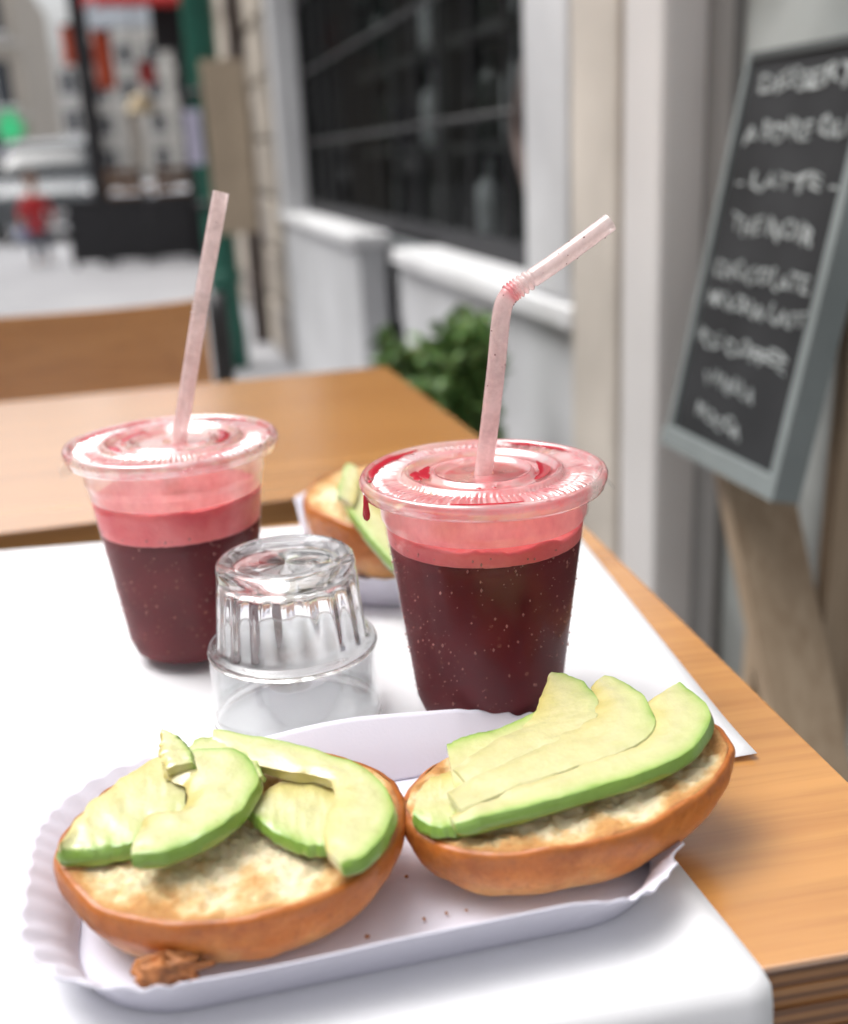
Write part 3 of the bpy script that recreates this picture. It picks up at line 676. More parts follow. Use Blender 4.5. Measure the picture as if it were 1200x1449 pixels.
J = [((0, 0, .47), .075), ((0, .005, .58), .075), ((0, 0, .68), .078), ((0, 0, .755), .035), ((0, -.005, .80), .034), ((0, -.01, .86), .068), ((0, -.01, .925), .080), ((0, -.005, .985), .05),
     ((-.055, 0, .44), .058), ((-.06, -.05, .255), .040), ((-.06, .02, .06), .026), ((-.062, -.07, .025), .022),
     ((.055, 0, .44), .058), ((.06, .03, .255), .040), ((.06, .10, .075), .026), ((.062, .03, .03), .022),
     ((-.10, 0, .70), .038), ((-.15, .02, .585), .029), ((-.16, -.05, .49), .021), ((-.16, -.075, .455), .017),
     ((.10, 0, .70), .038), ((.15, .02, .585), .029), ((.165, -.04, .485), .021), ((.168, -.06, .45), .017)]
E_ = [(0, 1), (1, 2), (2, 3), (3, 4), (4, 5), (5, 6), (6, 7), (0, 8), (8, 9), (9, 10), (10, 11), (0, 12), (12, 13), (13, 14), (14, 15), (2, 16), (16, 17), (17, 18), (18, 19), (2, 20), (20, 21), (21, 22), (22, 23)]
for side, wr in ((-1, 19), (1, 23)):                       # five short fingers on each hand
    hx, hy, hz = J[wr][0]
    for fi, (dx, dl) in enumerate(((-.014, .030), (-.005, .036), (.005, .034), (.013, .027), (-.02*side, .020))):
        a = len(J); J.append(((hx+dx, hy-.012, hz-.016), .0052)); J.append(((hx+dx*1.15, hy-.020, hz-.016-dl), .0045)); E_ += [(wr, a), (a, a+1)]
skin_mesh('body', J, E_, 'skin', PE)
jk = [(p, r*1.22+.006) for p, r in J[:3]] + [((0, 0, .738), .05)] + [(J[i][0], J[i][1]*1.25+.004) for i in (16, 17, 18, 20, 21, 22)] + [((0, 0, .42), .088)]
skin_mesh('jacket', jk, [(0, 1), (1, 2), (2, 3), (2, 4), (4, 5), (5, 6), (2, 7), (7, 8), (8, 9), (0, 10)], 'jacket_red', PE)
tr_ = [((0, 0, .455), .080)] + [(J[i][0], J[i][1]*1.18+.004) for i in (8, 9, 10, 12, 13, 14)]
skin_mesh('trousers', tr_, [(0, 1), (1, 2), (2, 3), (0, 4), (4, 5), (5, 6)], 'trousers', PE)
for (a, b_) in ((10, 11), (14, 15)):
    skin_mesh('shoe', [((J[a][0][0], J[a][0][1]+.01, max(.035, J[a][0][2]-.03)), .033), ((J[b_][0][0], J[b_][0][1], J[b_][0][2]), .030)], [(0, 1)], 'shoe', PE)
V = []
for i in range(13):
    th = math.pi*.62*i/12
    for k in range(24):
        ph = 2*math.pi*k/24; rr = .089+.004*math.sin(5*ph)
        lift = 1.0 if math.sin(ph) > -.35 else .62
        t2 = th*lift
        V.append((PX+rr*math.sin(t2)*math.cos(ph), PY-.006+rr*math.sin(t2)*math.sin(ph), .925+rr*1.05*math.cos(t2)))
obj('hair', V, grid_faces(13, 24, False, True), 'hair_brown', PE)
for sx in (-1, 1):
    V, F = lathe_geo((PX+sx*.03, PY-.088), [(.0008, .918), (.008, .921), (.011, .928), (.008, .935), (.0008, .938)], 12); obj('eye', V, F, 'hair_brown', PE)
    V, F = lathe_geo((PX+sx*.083, PY-.005), [(.0008, .90), (.011, .908), (.014, .922), (.010, .938), (.0008, .942)], 12); obj('ear', V, F, 'skin', PE)
V, F = lathe_geo((PX, PY-.094), [(.0008, .893), (.010, .897), (.009, .906), (.004, .918), (.0008, .925)], 12); obj('nose', V, F, 'skin', PE)
box('mouth', PX-.02, PX+.02, PY-.087, PY-.079, .872, .879, 'jacket_red', PE, .002)
SCH = thing('shoulder_bag', (PX-.2, PY-.02, .38), 'light blue bag hanging from the hand of the child', 'bag')
V, F = lathe_geo((0, 0), [(.001, 0), (.05, .002), (.07, .03), (.072, .10), (.055, .155), (.001, .165)], 24)
bagm = obj('pouch', np.array(V)*np.array([1.0, .5, 1])+np.array([PX-.165, PY-.06, .27]), F, 'sleeve_blue', SCH)
tube('strap', catmull([(PX-.20, PY-.06, .42), (PX-.19, PY-.07, .455), (PX-.165, PY-.072, .465), (PX-.14, PY-.07, .455), (PX-.13, PY-.06, .42)], 14), .006, 'near_black', SCH, 8)
# ------------------------------------------------------------------ chalkboard easel by the door
EB = thing('chalkboard_easel', (.55, .9, 0), 'leaning chalkboard menu with grey frame on a tan wooden easel', 'chalkboard')
y0b, y1b = .817, 1.026
bl = np.array([.50, 0, .695]); bh = np.array([.575, 0, 1.055]); bu = (bh-bl)/np.linalg.norm(bh-bl); bn = np.array([-bu[2], 0, bu[0]])
H_b = np.linalg.norm(bh-bl)
def bp(u, v, d): return bl + np.array([0, y1b-u*(y1b-y0b), 0]) + bu*(v*H_b) + bn*d      # u along the board (left to right), v upward, d out of the face
def slab(name, u0, u1, v0, v1, d0, d1, mat, par):
    V = [bp(u, v, d) for d in (d0, d1) for (u, v) in ((u0, v0), (u1, v0), (u1, v1), (u0, v1))]
    return obj(name, V, [(0, 1, 2, 3), (4, 5, 6, 7), (0, 1, 5, 4), (1, 2, 6, 5), (2, 3, 7, 6), (3, 0, 4, 7)], mat, par, smooth=False)
brd = slab('board', .02, .98, .015, .985, -.008, 0, 'chalkboard', EB)
slab('frame_rail', 0, 1, -.035, .015, -.014, .012, 'sign_frame', EB); slab('frame_rail', 0, 1, .985, 1.005, -.014, .003, 'frame_dark', EB)
slab('frame_stile', -.035, .0, -.035, 1.005, -.0145, .0035, 'sign_frame', EB); slab('frame_stile', 1.0, 1.055, -.035, 1.005, -.0145, .0125, 'sign_frame', EB)
lines = [('DESSERT', .12, .84, .862, .060, 0), ('A BOIRE OU', .08, .88, .745, .060, 0), ('- LATTE -', .10, .90, .628, .048, 0), ('THE NOIR', .14, .82, .512, .060, -2),
         ('CHOCOLATE', .06, .87, .398, .055, -2), ('MOCHA LAIT', .07, .90, .318, .050, -2), ('ICE COFFEE', .06, .84, .215, .050, -3), ('VANILLA', .20, .66, .118, .048, -5), ('MOCCA', .20, .62, .02, .048, -5)]
for s, ua, ub, v, hgt, tilt in lines:
    cu = bpy.data.curves.new('chalk_text', 'FONT'); cu.body = s; cu.size = 1.0; cu.offset = .018; cu.resolution_u = 2
    to = bpy.data.objects.new('chalk_text', cu); col.objects.link(to)
    bpy.context.view_layer.update(); dg = bpy.context.evaluated_depsgraph_get()
    tm = bpy.data.meshes.new_from_object(to.evaluated_get(dg)); bpy.data.objects.remove(to)
    P = np.array([q.co[:] for q in tm.vertices]); F = [list(p.vertices) for p in tm.polygons]
    mn, mx = P.min(0), P.max(0); hh = .72
    V = []
    for q in P:
        a = (q[0]-mn[0])/(mx[0]-mn[0]); uu = ua+(ub-ua)*a; vv = v+.040+q[1]/hh*hgt*.78 + math.tan(R_(tilt))*(uu-.5)*.3
        ci = round(a*len(s)*.98-.49); vv += .008*math.sin(ci*2.3+v*40); uu += .006*math.sin(q[1]*7+ci*1.7)+.004*math.sin(ci*3.1)
        V.append(bp(uu, vv, .0012))
    ob = obj('chalk_lettering', V, F, 'chalk', EB, smooth=False)
    ob.modifiers.new('weight', 'SOLIDIFY').thickness = .0008
beam('easel_leg', (.545, .96, .70), (.60, .70, .0), .070, .022, 'easel_wood', EB, .070, .022)
beam('easel_leg', (.607, .985, 1.02), (.625, 1.05, .0), .04, .02, 'easel_wood', EB)
beam('easel_leg', (.607, .86, 1.02), (.63, .93, .0), .04, .02, 'easel_wood', EB)
box('easel_bar', .592, .618, .84, 1.005, .985, 1.015, 'easel_wood', EB, .003)

# ------------------------------------------------------------------ shrubs in pots between the tables and the wall
def shrub(name, x, y, ztop, rx, rz, label, n, seed, potr=.12):
    rnd = random.Random(seed)
    t = thing(name, (x, y, 0), label, 'plant', 'green shrubs along the shop wall')
    lathe('pot', (x, y), [(.001, 0), (potr*.72, 0), (potr, .24), (potr*1.08, .245), (potr*1.08, .28), (potr*.95, .28), (potr*.9, .25), (.001, .25)], 'pot_clay', t, 28)
    lathe('soil', (x, y), [(.001, .262), (potr*.93, .256)], 'soil', t, 24)
    zc = ztop-rz
    V, F = [], []
    for i in range(9):
        a = rnd.uniform(0, 6.28); e = (x+rx*.6*math.cos(a)*rnd.random(), y+rx*.6*math.sin(a)*rnd.random(), zc+rz*rnd.uniform(.1, .8))
        v, f = tube_geo(catmull([(x+.02*math.cos(a), y+.02*math.sin(a), .25), (x+.05*math.cos(a+1), y+.05*math.sin(a), (.25+e[2])/2), e], 7), [.006, .0055, .005, .0045, .004, .003, .002], 6)
        F += [[q+len(V) for q in ff] for ff in f]; V += [tuple(q) for q in v]
    obj('stems', V, F, 'stem_green', t)
    V, F = [], []
    cl = [(rnd.uniform(-1, 1), rnd.uniform(-1, 1), rnd.uniform(-1, 1)) for _ in range(16)]
    for i in range(n):
        c = rnd.choice(cl); 
        while True:
            d = Vector([rnd.gauss(c[k]*.62, .24) for k in range(3)])
            if d.length < 1.12: break
        p = Vector((x+d.x*rx, y+d.y*rx, zc+d.z*rz))
        L = rnd.uniform(.028, .05); W = L*rnd.uniform(.28, .42)
        dr = Vector((d.x+rnd.gauss(0, .6), d.y+rnd.gauss(0, .6), rnd.uniform(-.3, 1.0))).normalized()
        sd = dr.cross(Vector((rnd.gauss(0, 1), rnd.gauss(0, 1), rnd.gauss(0, 1)))).normalized(); nn = dr.cross(sd)
        k = len(V)
        V += [tuple(p), tuple(p+dr*L*.45+sd*W-nn*L*.05), tuple(p+dr*L*.5+nn*L*.07), tuple(p+dr*L*.45-sd*W-nn*L*.05), tuple(p+dr*L-nn*L*.08)]
        F += [(k, k+1, k+2), (k, k+2, k+3), (k+1, k+4, k+2), (k+2, k+4, k+3)]
    tag(obj('crown', V, F, 'leaf', t, smooth=False), kind='stuff')
shrub('potted_shrub', .452, 1.72, .725, .060, .15, 'dense bushy green shrub in clay pot beside the far table corner', 1000, 3)
shrub('potted_shrub', .448, 2.12, .668, .036, .13, 'slender upright green shrub in clay pot behind the bushy one', 330, 9, .08)

# ------------------------------------------------------------------ tables
TZ = .75
def ply_table(name, root, x0, x1, y0, y1, rot, label, seed, plies=('ply_dark', 'ply_light')):
    rnd = random.Random(seed)
    t = thing(name, root, label, 'table', 'wooden bistro tables'); rx, ry, _ = root
    z = TZ-.0022
    box('table_top', rx+x0, rx+x1, ry+y0, ry+y1, z, TZ, 'table_oak', t, .0007, 2)
    for i in range(12):
        j = [rnd.uniform(.0001, .0012) for _ in range(4)]
        box('ply_layer', rx+x0+j[0], rx+x1-j[1], ry+y0+j[2], ry+y1-j[3], z-.0024, z-.00002, plies[i % 2], t)
        z -= .0024
    zb = z-.0001
    box('apron', rx+x0+.06, rx+x1-.06, ry+y0+.05, ry+y1-.05, zb-.035, zb, 'black_metal', t, .002)
    for sx in (x0+.07, x1-.07):
        for sy in (y0+.06, y1-.06): beam('leg', (rx+sx, ry+sy, zb-.02), (rx+sx, ry+sy, 0), .03, .03, 'black_metal', t)
    t.rotation_euler.z = R_(rot)
    return t
ply_table('bistro_table', (.2375, .47, 0), -.70, 0, -.2375, .223, -3.2, 'wooden plywood table under the white paper placemats', 1)
ply_table('bistro_table', (.2465, 1.0, 0), -.72, 0, -.236, .237, 1.2, 'bare wooden plywood table beside the bushy shrub', 2, ('edge_band', 'edge_band'))

# ------------------------------------------------------------------ chair behind the bare table
CH = thing('metal_chair', (-.14, 1.55, 0), 'black metal chair with curved brown plywood backrest behind the bare table', 'chair')
cxx, cy_ = -.145, 1.62
def cy_arc(x): return cy_+.045*(1-((x-cxx)/.225)**2)
n = 25; V = []
for i in range(n):
    x = cxx-.205+.41*i/(n-1); yy = cy_arc(x)
    for (dy, z) in ((0, .62), (0, .788+.010*abs((x-cxx)/.205)**2.5), (.010, .788+.010*abs((x-cxx)/.205)**2.5), (.010, .62)): V.append((x, yy+dy, z))
F = grid_faces(n, 4, False, True); F += [(0, 1, 2, 3), tuple(range((n-1)*4, n*4))]
obj('backrest', V, F, 'chair_veneer', CH, smooth=False)
for sx in (-1, 1):
    x = cxx+sx*.222
    tube('back_post', catmull([(x, cy_-.02, 0.0), (x, cy_-.03, .44), (x, cy_-.02, .62), (x, cy_+.008, .806)], 16), .0145, 'black_metal', CH, 14)
    tube('leg', [(x, cy_-.36, 0), (x, cy_-.35, .44)], .012, 'black_metal', CH, 12)
    tube('seat_rail', [(x, cy_-.355, .435), (x, cy_-.03, .435)], .011, 'black_metal', CH, 12)
box('seat', cxx-.215, cxx+.215, cy_-.39, cy_-.03, .447, .462, 'chair_veneer', CH, .006)

# ------------------------------------------------------------------ paper placemats
def sheet_solid(o, th): 
    m_ = o.modifiers.new('thick', 'SOLIDIFY'); m_.thickness = th; m_.offset = 1.0
V = []; nu, nv = 60, 50
ys = []
for j in range(nv):
    ys.append(j/(nv-1))
for i in range(nu):
    u = i/(nu-1); x = -.34 + (.1470+.34)*u
    yf = .237-(x-.147)*.056
    for j in range(nv):
        s = ys[j]*.28                      # distance from the back edge
        back = yf+.185; flat = .1845; r = .005; a0 = R_(86)
        wv = .00008*(1+nz(x*14, s*20, 1.3)) + .0010*min(1, max(0, (s-.10)/.06))*max(0, .6+nz(x*9, 3.1))
        if s < flat: y, z = back-s, TZ+.0004+wv
        else:
            a = min(a0, (s-flat)/r); e = max(0, s-flat-a0*r)
            y, z = back-flat-r*math.sin(a)-e*math.cos(a0), TZ+.0004+wv-r*(1-math.cos(a))-e*math.sin(a0)
        V.append((x-.0008*math.sin(s*20), y-.0025, z))
o = obj('paper_placemat', V, grid_faces(nu, nv), 'placemat_paper'); sheet_solid(o, .0002)
tag(o, 'white paper placemat hanging over the front table edge', 'placemat')
ca, sa = math.cos(R_(-6.4)), math.sin(R_(-6.4)); V = []; nu, nv = 60, 44
for i in range(nu):
    for j in range(nv):
        a = -.50+.50*i/(nu-1); b_ = .335*j/(nv-1)
        x = .205+a*ca-b_*sa; y = .341+a*sa+b_*ca
        cr = max(0, 1-math.hypot(a, b_)/.05)
        V.append((x, y, TZ+.0007+.00008*(1+nz(x*12, y*12, 4.2))+.0022*cr**2))
o = obj('paper_placemat', V, grid_faces(nu, nv), 'placemat_paper'); sheet_solid(o, .0002)
tag(o, 'white paper placemat lying flat under the two juice cups', 'placemat')
PZ = TZ+.0014

# ------------------------------------------------------------------ cardboard food tray
def tray_mesh(c, name, label, seed):
    t = thing(name, (c[0], c[1], PZ), label, 'tray', 'white fluted card trays')
    npt = 420; levels = [0, .06, .2, .4, .6, .8, .93, 1.0]
    def outline(hx, hy, rc):
        # rounded rectangle, arc-length sampled
        pts = []; segs = []
        L = [2*(hx-rc), math.pi/2*rc, 2*(hy-rc), math.pi/2*rc]*2; tot = sum(L)
        for q in range(npt):
            s = q/npt*tot; k = 0
            while s > L[k]: s -= L[k]; k += 1
            f = s/L[k]
            cor = {1: (hx-rc, -hy+rc, -90), 3: (hx-rc, hy-rc, 0), 5: (-hx+rc, hy-rc, 90), 7: (-hx+rc, -hy+rc, 180)}
            if k in cor:
                a = R_(cor[k][2]+90*f); p = (cor[k][0]+rc*math.cos(a), cor[k][1]+rc*math.sin(a)); nn = (math.cos(a), math.sin(a)); w_ = min(1, 6*min(f, 1-f)+.35)*{1: 1.0, 3: .7, 5: .4, 7: 1.0}[k]
            else:
                if k == 0: p, nn = (-hx+rc+2*(hx-rc)*f, -hy), (0, -1)
                if k == 2: p, nn = (hx, -hy+rc+2*(hy-rc)*f), (1, 0)
                if k == 4: p, nn = (hx-rc-2*(hx-rc)*f, hy), (0, 1)
                if k == 6: p, nn = (-hx, hy-rc-2*(hy-rc)*f), (-1, 0)
                edge = min(f, 1-f)*L[k]; w_ = max(0, .35-edge/.03) if k in (0, 4) else (max(.3, .6-edge/.03) if k == 2 else .28)
            pts.append((p, nn, w_))
        return pts
    bo = outline(.094, .050, .036); ro = outline(.108, .0635, .046)
    V = []; A = []
    for q in range(npt):
        (pb, nb, w1), (pr, nr, w2) = bo[q], ro[q]
        if pr[0] > .05: pr = (.05+(pr[0]-.05)*.86, pr[1])
        ph = q*2*math.pi/npt*60 + 1.9*math.sin(q*.07+seed)+1.5*nz(q*.05, seed, 7.0)
        for lv in levels:
            f = lv; sag = .0022*math.sin(math.pi*f)
            am = (.0016*f**1.7+.00002)*w2*max(.15, .75+1.1*nz(q*.035, seed, 2.0))
            x = pb[0]+(pr[0]-pb[0])*f + nr[0]*(am*math.sin(ph)-sag); y = pb[1]+(pr[1]-pb[1])*f + nr[1]*(am*math.sin(ph)-sag)
            z = .0006+(.0200 if pr[0] < .05 else .0200-.0080*min(1, (pr[0]-.05)/.05))*f**1.05 + (f > .9)*w2*.0011*math.sin(ph+.6) + .0034*f*nz(q*.022, seed+5, 0)
            V.append((c[0]+x, c[1]+y, PZ+z))
    F = grid_faces(npt, len(levels), True, False)
    side = obj('wall', V, F, 'tray_card', t); mm_ = side.modifiers.new('thick', 'SOLIDIFY'); mm_.thickness = .0007
    V = []; nr_ = 7
    for q in range(npt):
        pb = bo[q][0]
        for k in range(nr_):
            f = k/(nr_-1)*.9999+.0001
            V.append((c[0]+pb[0]*f, c[1]+pb[1]*f, PZ+.0006+.0006*(1-f)*(1+nz(pb[0]*f*30, pb[1]*f*30, seed))))
    base = obj('base', V, grid_faces(npt, nr_, True, False), 'tray_card', t); mm_ = base.modifiers.new('thick', 'SOLIDIFY'); mm_.thickness = .0005
    return t
tray_mesh((.0455, .3165), 'food_tray', 'white fluted card tray holding two open avocado toasts', 1)
rt_ = tray_mesh((.129, .628), 'food_tray', 'white fluted card tray behind the juice cup with bent straw', 4); rt_.rotation_euler.z = R_(86)

# ------------------------------------------------------------------ bread halves
def bread(c, rx, ry, rot, zrim, zbase, label, seed, tiltx=0.0, tilty=0.0, tip=0.0, grp='toasted bread halves'):
    t = thing('bread_half', (c[0], c[1], zbase), label, 'bread', grp)
    ns = 220; cr_, sr_ = math.cos(R_(rot)), math.sin(R_(rot))
    def place(r, th, z):
        k = 1+.035*nz(math.cos(th)*1.6, math.sin(th)*1.6, seed)+.012*nz(math.cos(th)*6, math.sin(th)*6, seed+3) + tip*max(0, math.cos(th))**8
        x = rx*k*r*math.cos(th); y = ry*k*r*math.sin(th)
        X, Y = x*cr_-y*sr_, x*sr_+y*cr_
        return X, Y, z + X*tiltx + Y*tilty
    hgt = zrim-zbase
    prof = [(.965, 1.0), (.992, .985), (1.008, .93), (1.012, .82), (1.0, .68), (.955, .50), (.88, .32), (.76, .16), (.62, .055), (.48, .01), (.3, 0), (.01, 0)]
    prof = [tuple(p) for p in catmull([np.array(p) for p in prof], 34)]
    V, A = [], []
    for i in range(ns):
        th = 2*math.pi*i/ns
        for r, f in prof:
            r2 = r*(1+.010*nz(math.cos(th)*5, math.sin(th)*5, f*4+seed)+.006*nz(math.cos(th)*16, math.sin(th)*16, f*9+seed)); x, y, z = place(r2, th, zbase+hgt*f+.0012*nz(math.cos(th)*4, math.sin(th)*4, seed+f*2)*(f > .1))
            V.append((c[0]+x, c[1]+y, z)); A.append(f)
    obj('crust', V, grid_faces(ns, len(prof), True, False), 'crust', t, attrs={'h': A})
    V, A = [], []; nr_ = 58
    for i in range(ns):
        th = 2*math.pi*i/ns
        for k in range(nr_):
            f = .005+.995*k/(nr_-1); x, y, z = place(.966*f, th, 0)
            edge = max(0, (f-.9)/.1)
            px_, py_ = x*1000, y*1000
            lump = .0018*nz(px_*.075, py_*.075, seed)+.0013*nz(px_*.2, py_*.2, seed+8)+.0010*nz(px_*.45, py_*.45, seed+2)
            vd = noise.voronoi(Vector((px_*.26, py_*.26, seed)))[0][0]; lump -= .0016*max(0, .34-vd)/.34; vd = noise.voronoi(Vector((px_*.11, py_*.13, seed+4)))[0][0]; lump -= .0016*max(0, .3-vd)/.3
            zz = zrim-.0016*(1-edge)**.5*(1-f**6)+lump*(1-edge*.8)
            if k == nr_-1: zz = zrim-.0004
            V.append((c[0]+x, c[1]+y, zz+z)); A.append(f)
    obj('cut_face', V, grid_faces(ns, nr_, True, False), 'cut_crumb', t, attrs={'rim': A})
    return t
BZ = PZ+.0012
bread((.0035, .3125), .0545, .0415, -4, .7800, BZ, 'round toasted bread half topped with short curled avocado slices', 2.3, 0, .11)
bread((.1130, .3055), .0560, .0335, 3, .7815, BZ+.002, 'oval toasted bread half topped with long fanned avocado slices', 7.1, .075, .10, .07)
bread((.119, .592), .055, .043, -28, .797, BZ+.004, 'toasted bread half on the tray behind the juice cup', 12.7, .05, .16)
# crisp burnt crumb at the tray edge
V = []
cc = onz(236, 1360, .766); nt2, np2 = 40, 24
for i in range(nt2):
    a = 2*math.pi*i/nt2
    for j in range(np2):
        e = -math.pi/2+math.pi*j/(np2-1); rr = 1+.55*nz(math.cos(a)*1.9+j*.16, math.sin(a)*1.9, e*1.6)+.35*nz(math.cos(a)*5, math.sin(a)*5, e*4)
        V.append((cc[0]+.0100*rr*math.cos(a)*math.cos(e), cc[1]+.0042*rr*math.sin(a)*math.cos(e)+.001, .7625+.0042*rr*math.sin(e)))
tag(obj('bread_crumb', V, grid_faces(nt2, np2, True, False), 'toast_crumb'), 'burnt brown bread crumb on the fluted tray rim', 'crumb')

for (qx, qy) in ((632, 1292), (520, 1325), (575, 1240), (470, 1352), (660, 1288), (600, 1300)):
    p = onz(qx, qy, PZ+.0022); sz = random.uniform(.0005, .0011)
    V = [(p[0]+sz*random.uniform(.6, 1.3)*math.cos(a)*math.cos(e), p[1]+sz*random.uniform(.6, 1.3)*math.sin(a)*math.cos(e), PZ+.0022+sz*.7*math.sin(e)) for a in np.linspace(0, 5.4, 7) for e in (-1.5, -.6, .4, 1.5)]
    tag(obj('toast_crumb', V, grid_faces(7, 4, True, False), 'toast_crumb', smooth=False), 'tiny loose toast crumb on the floor of the front tray', 'crumb', 'loose crumbs on the tray floor')
# ------------------------------------------------------------------ avocado slices
def zplane(px, py, z0, tx=0.0, ty=0.0, c=(0, 0)):
    z = z0
    for _ in range(6):
        p = onz(px, py, z); z = z0+(p[0]-c[0])*tx+(p[1]-c[1])*ty
    return onz(px, py, z)
def slice_(outer, inner, z0, label, th=.006, tilt=(0, 0), c=(0, 0), lift=0.0, dip=.0012, seed=1.0, grp=None, up_=0.0, gf=0.0):
    th = th*.66
    ns, nt2 = 44, 12
    O = catmull([zplane(p[0], p[1]-(12 if 1 <= q < len(outer)-2 or q == 0 else 4)*up_, z0, *tilt, c) for q, p in enumerate(outer)], ns); I = catmull([zplane(*p, z0+lift, *tilt, c) for p in inner], ns)
    V, A = [], []
    for i in range(ns):
        o_, i_ = O[i], I[i]; s = i/(ns-1)
        endr = (1-.35*max(0, 1-min(s, 1-s)/.04)**2)*(1+.25*nz(s*5, seed, 3.0))           # knife-cut thickness is never even
        o_ = o_+np.array([nz(s*14, seed, 1.0), nz(s*14, seed, 5.0), 0])*.0007; i_ = i_+np.array([nz(s*11, seed, 8.0), nz(s*11, seed, 9.0), 0])*.0011
        side = o_-i_; side[2] = 0; Ln = np.linalg.norm(side)+1e-9; side = side/Ln
        ring = []
        for j in range(nt2):
            t = j/(nt2-1); p = i_*(1-t)+o_*t
            zz = p[2]-dip*max(0, 1-t*2.2)**2 - .0003*max(0, (t-.9)/.1)**2 + .0007*nz(p[0]*150, p[1]*150, seed)+.00035*nz(p[0]*420, p[1]*420, seed+2)
            ring.append((p[0], p[1], zz, 1-t))
        for k, (bx, f) in enumerate(((.0011, .30), (.0013, .6), (.0004, .88))):
            ring.append((o_[0]+side[0]*bx, o_[1]+side[1]*bx, o_[2]-.0010-th*f*endr, -.06))
        for j in range(nt2-1, -1, -2):
            t = j/(nt2-1); p = i_*(1-t)+o_*t; ring.append((p[0], p[1], p[2]-th*endr, (1-t)*.9))
        pale = gf*max(0.0, min(1.0, (.62-s)/.25))
        for q in ring: V.append(q[:3]); A.append(max(q[3], 0)*(1-pale)+pale*.55 if pale > 0 else q[3])
    m_ = len(ring); F = grid_faces(ns, m_, False, True); F += [list(range(m_)), list(range((ns-1)*m_, ns*m_))]
    o2 = obj('avocado_slice', V, F, 'avocado', attrs={'skin': A})
    o2.data.set_sharp_from_angle(angle=R_(38))
    return tag(o2, label, 'avocado slice', grp)
gl_, gr_ = 'avocado slices on the round bread', 'avocado slices on the oval bread'
K = dict(c=(.0035, .3125), tilt=(0, .11))
slice_([(82, 1203), (130, 1202), (180, 1193), (225, 1178), (262, 1160)], [(84, 1192), (118, 1140), (172, 1097), (222, 1068), (262, 1066)], .7860, 'pale wedge of avocado pointing off the round bread end', .008, seed=1, lift=.003, grp=gl_, **K)
slice_([(350, 1143), (380, 1170), (425, 1192), (470, 1196)], [(354, 1136), (385, 1107), (425, 1095), (475, 1110)], .7860, 'flat avocado piece under the big arched slice on the round bread', .006, seed=2, grp=gl_, **K)
slice_([(302, 1030), (372, 1042), (450, 1060), (520, 1088), (555, 1132), (545, 1176), (518, 1206), (482, 1222)], [(300, 1046), (345, 1072), (405, 1086), (445, 1092), (472, 1108), (468, 1135), (458, 1168), (462, 1202)], .7915, 'big arched avocado slice curling down the round bread', .0075, seed=3, grp=gl_, **K)
slice_([(262, 1062), (285, 1042), (325, 1044), (358, 1068), (372, 1096)], [(255, 1090), (275, 1085), (300, 1092), (325, 1102), (350, 1112)], .7910, 'small creamy avocado slice tucked between two curled ones', .006, seed=4, grp=gl_, **K)
slice_([(229, 1031), (250, 1040), (267, 1058), (272, 1078)], [(228, 1034), (226, 1050), (224, 1066), (236, 1084)], .7945, 'upright avocado tip sticking up behind the front crescent', .006, seed=5, grp=gl_, **K)
slice_([(186, 1222), (240, 1213), (300, 1186), (348, 1147), (365, 1108), (342, 1075), (295, 1062), (245, 1068)], [(186, 1192), (196, 1158), (214, 1140), (240, 1142), (262, 1126), (262, 1106), (246, 1096), (230, 1090)], .7920, 'front avocado crescent with shiny pit hollow on the round bread', .0075, up_=1, seed=6, dip=.003, grp=gl_, **K)
K = dict(c=(.1115, .3055), tilt=(.075, .10))
slice_([(632, 1052), (662, 1040), (702, 1030), (746, 1012), (778, 990)], [(645, 1125), (700, 1105), (750, 1080), (800, 1045), (812, 1010)], .7885, 'pale flat avocado slice at the back of the oval bread', .006, seed=7, grp=gr_, **K)
slice_([(584, 1152), (612, 1168), (650, 1166), (690, 1140)], [(592, 1112), (612, 1096), (645, 1086), (690, 1090)], .7865, 'short pale avocado end lying at the oval bread corner', .006, seed=8, grp=gr_, **K)
slice_([(664, 1110), (742, 1068), (805, 1042), (842, 1016), (846, 990), (830, 968), (802, 953), (781, 949)], [(640, 1085), (680, 1056), (715, 1036), (745, 1020), (757, 1004), (762, 990), (768, 974), (774, 958)], .7900, 'third avocado slice of the fan, behind two longer ones', .006, gf=.9, seed=9, grp=gr_, **K)
slice_([(652, 1146), (742, 1108), (832, 1078), (900, 1052), (926, 1025), (915, 990), (887, 966), (857, 955)], [(632, 1118), (690, 1080), (755, 1050), (808, 1028), (832, 1008), (840, 992), (839, 980), (839, 966)], .7905, 'middle avocado slice of the fan on the oval bread', .006, gf=.9, seed=10, grp=gr_, **K)
slice_([(644, 1176), (722, 1158), (832, 1128), (930, 1096), (985, 1064), (1006, 1024), (990, 990), (962, 968)], [(636, 1152), (695, 1116), (775, 1080), (855, 1056), (905, 1038), (914, 1014), (908, 996), (932, 982)], .7900, 'longest front avocado slice of the fan with bright green edge', .0075, up_=1, seed=11, grp=gr_, **K)
gb_ = 'avocado slices on the bread behind the cup'
K = dict(c=(.119, .592), tilt=(.05, .16))
slice_([(478, 684), (496, 722), (522, 758), (556, 795), (590, 815)], [(505, 668), (530, 700), (555, 735), (585, 765), (610, 790)], .8050, 'long avocado slice on the bread behind the cup', .008, seed=12, grp=gb_, **K)
slice_([(478, 700), (482, 676), (490, 655), (502, 657)], [(500, 712), (505, 700), (507, 686), (508, 668)], .8090, 'avocado tip standing up on the bread behind the cup', .007, seed=13, grp=gb_, **K)
slice_([(450, 692), (466, 694), (482, 700), (498, 708)], [(455, 686), (470, 684), (485, 688), (500, 694)], .7960, 'thin avocado sliver lying at the bread edge behind the cup', .004, seed=14, grp=gb_, **K)

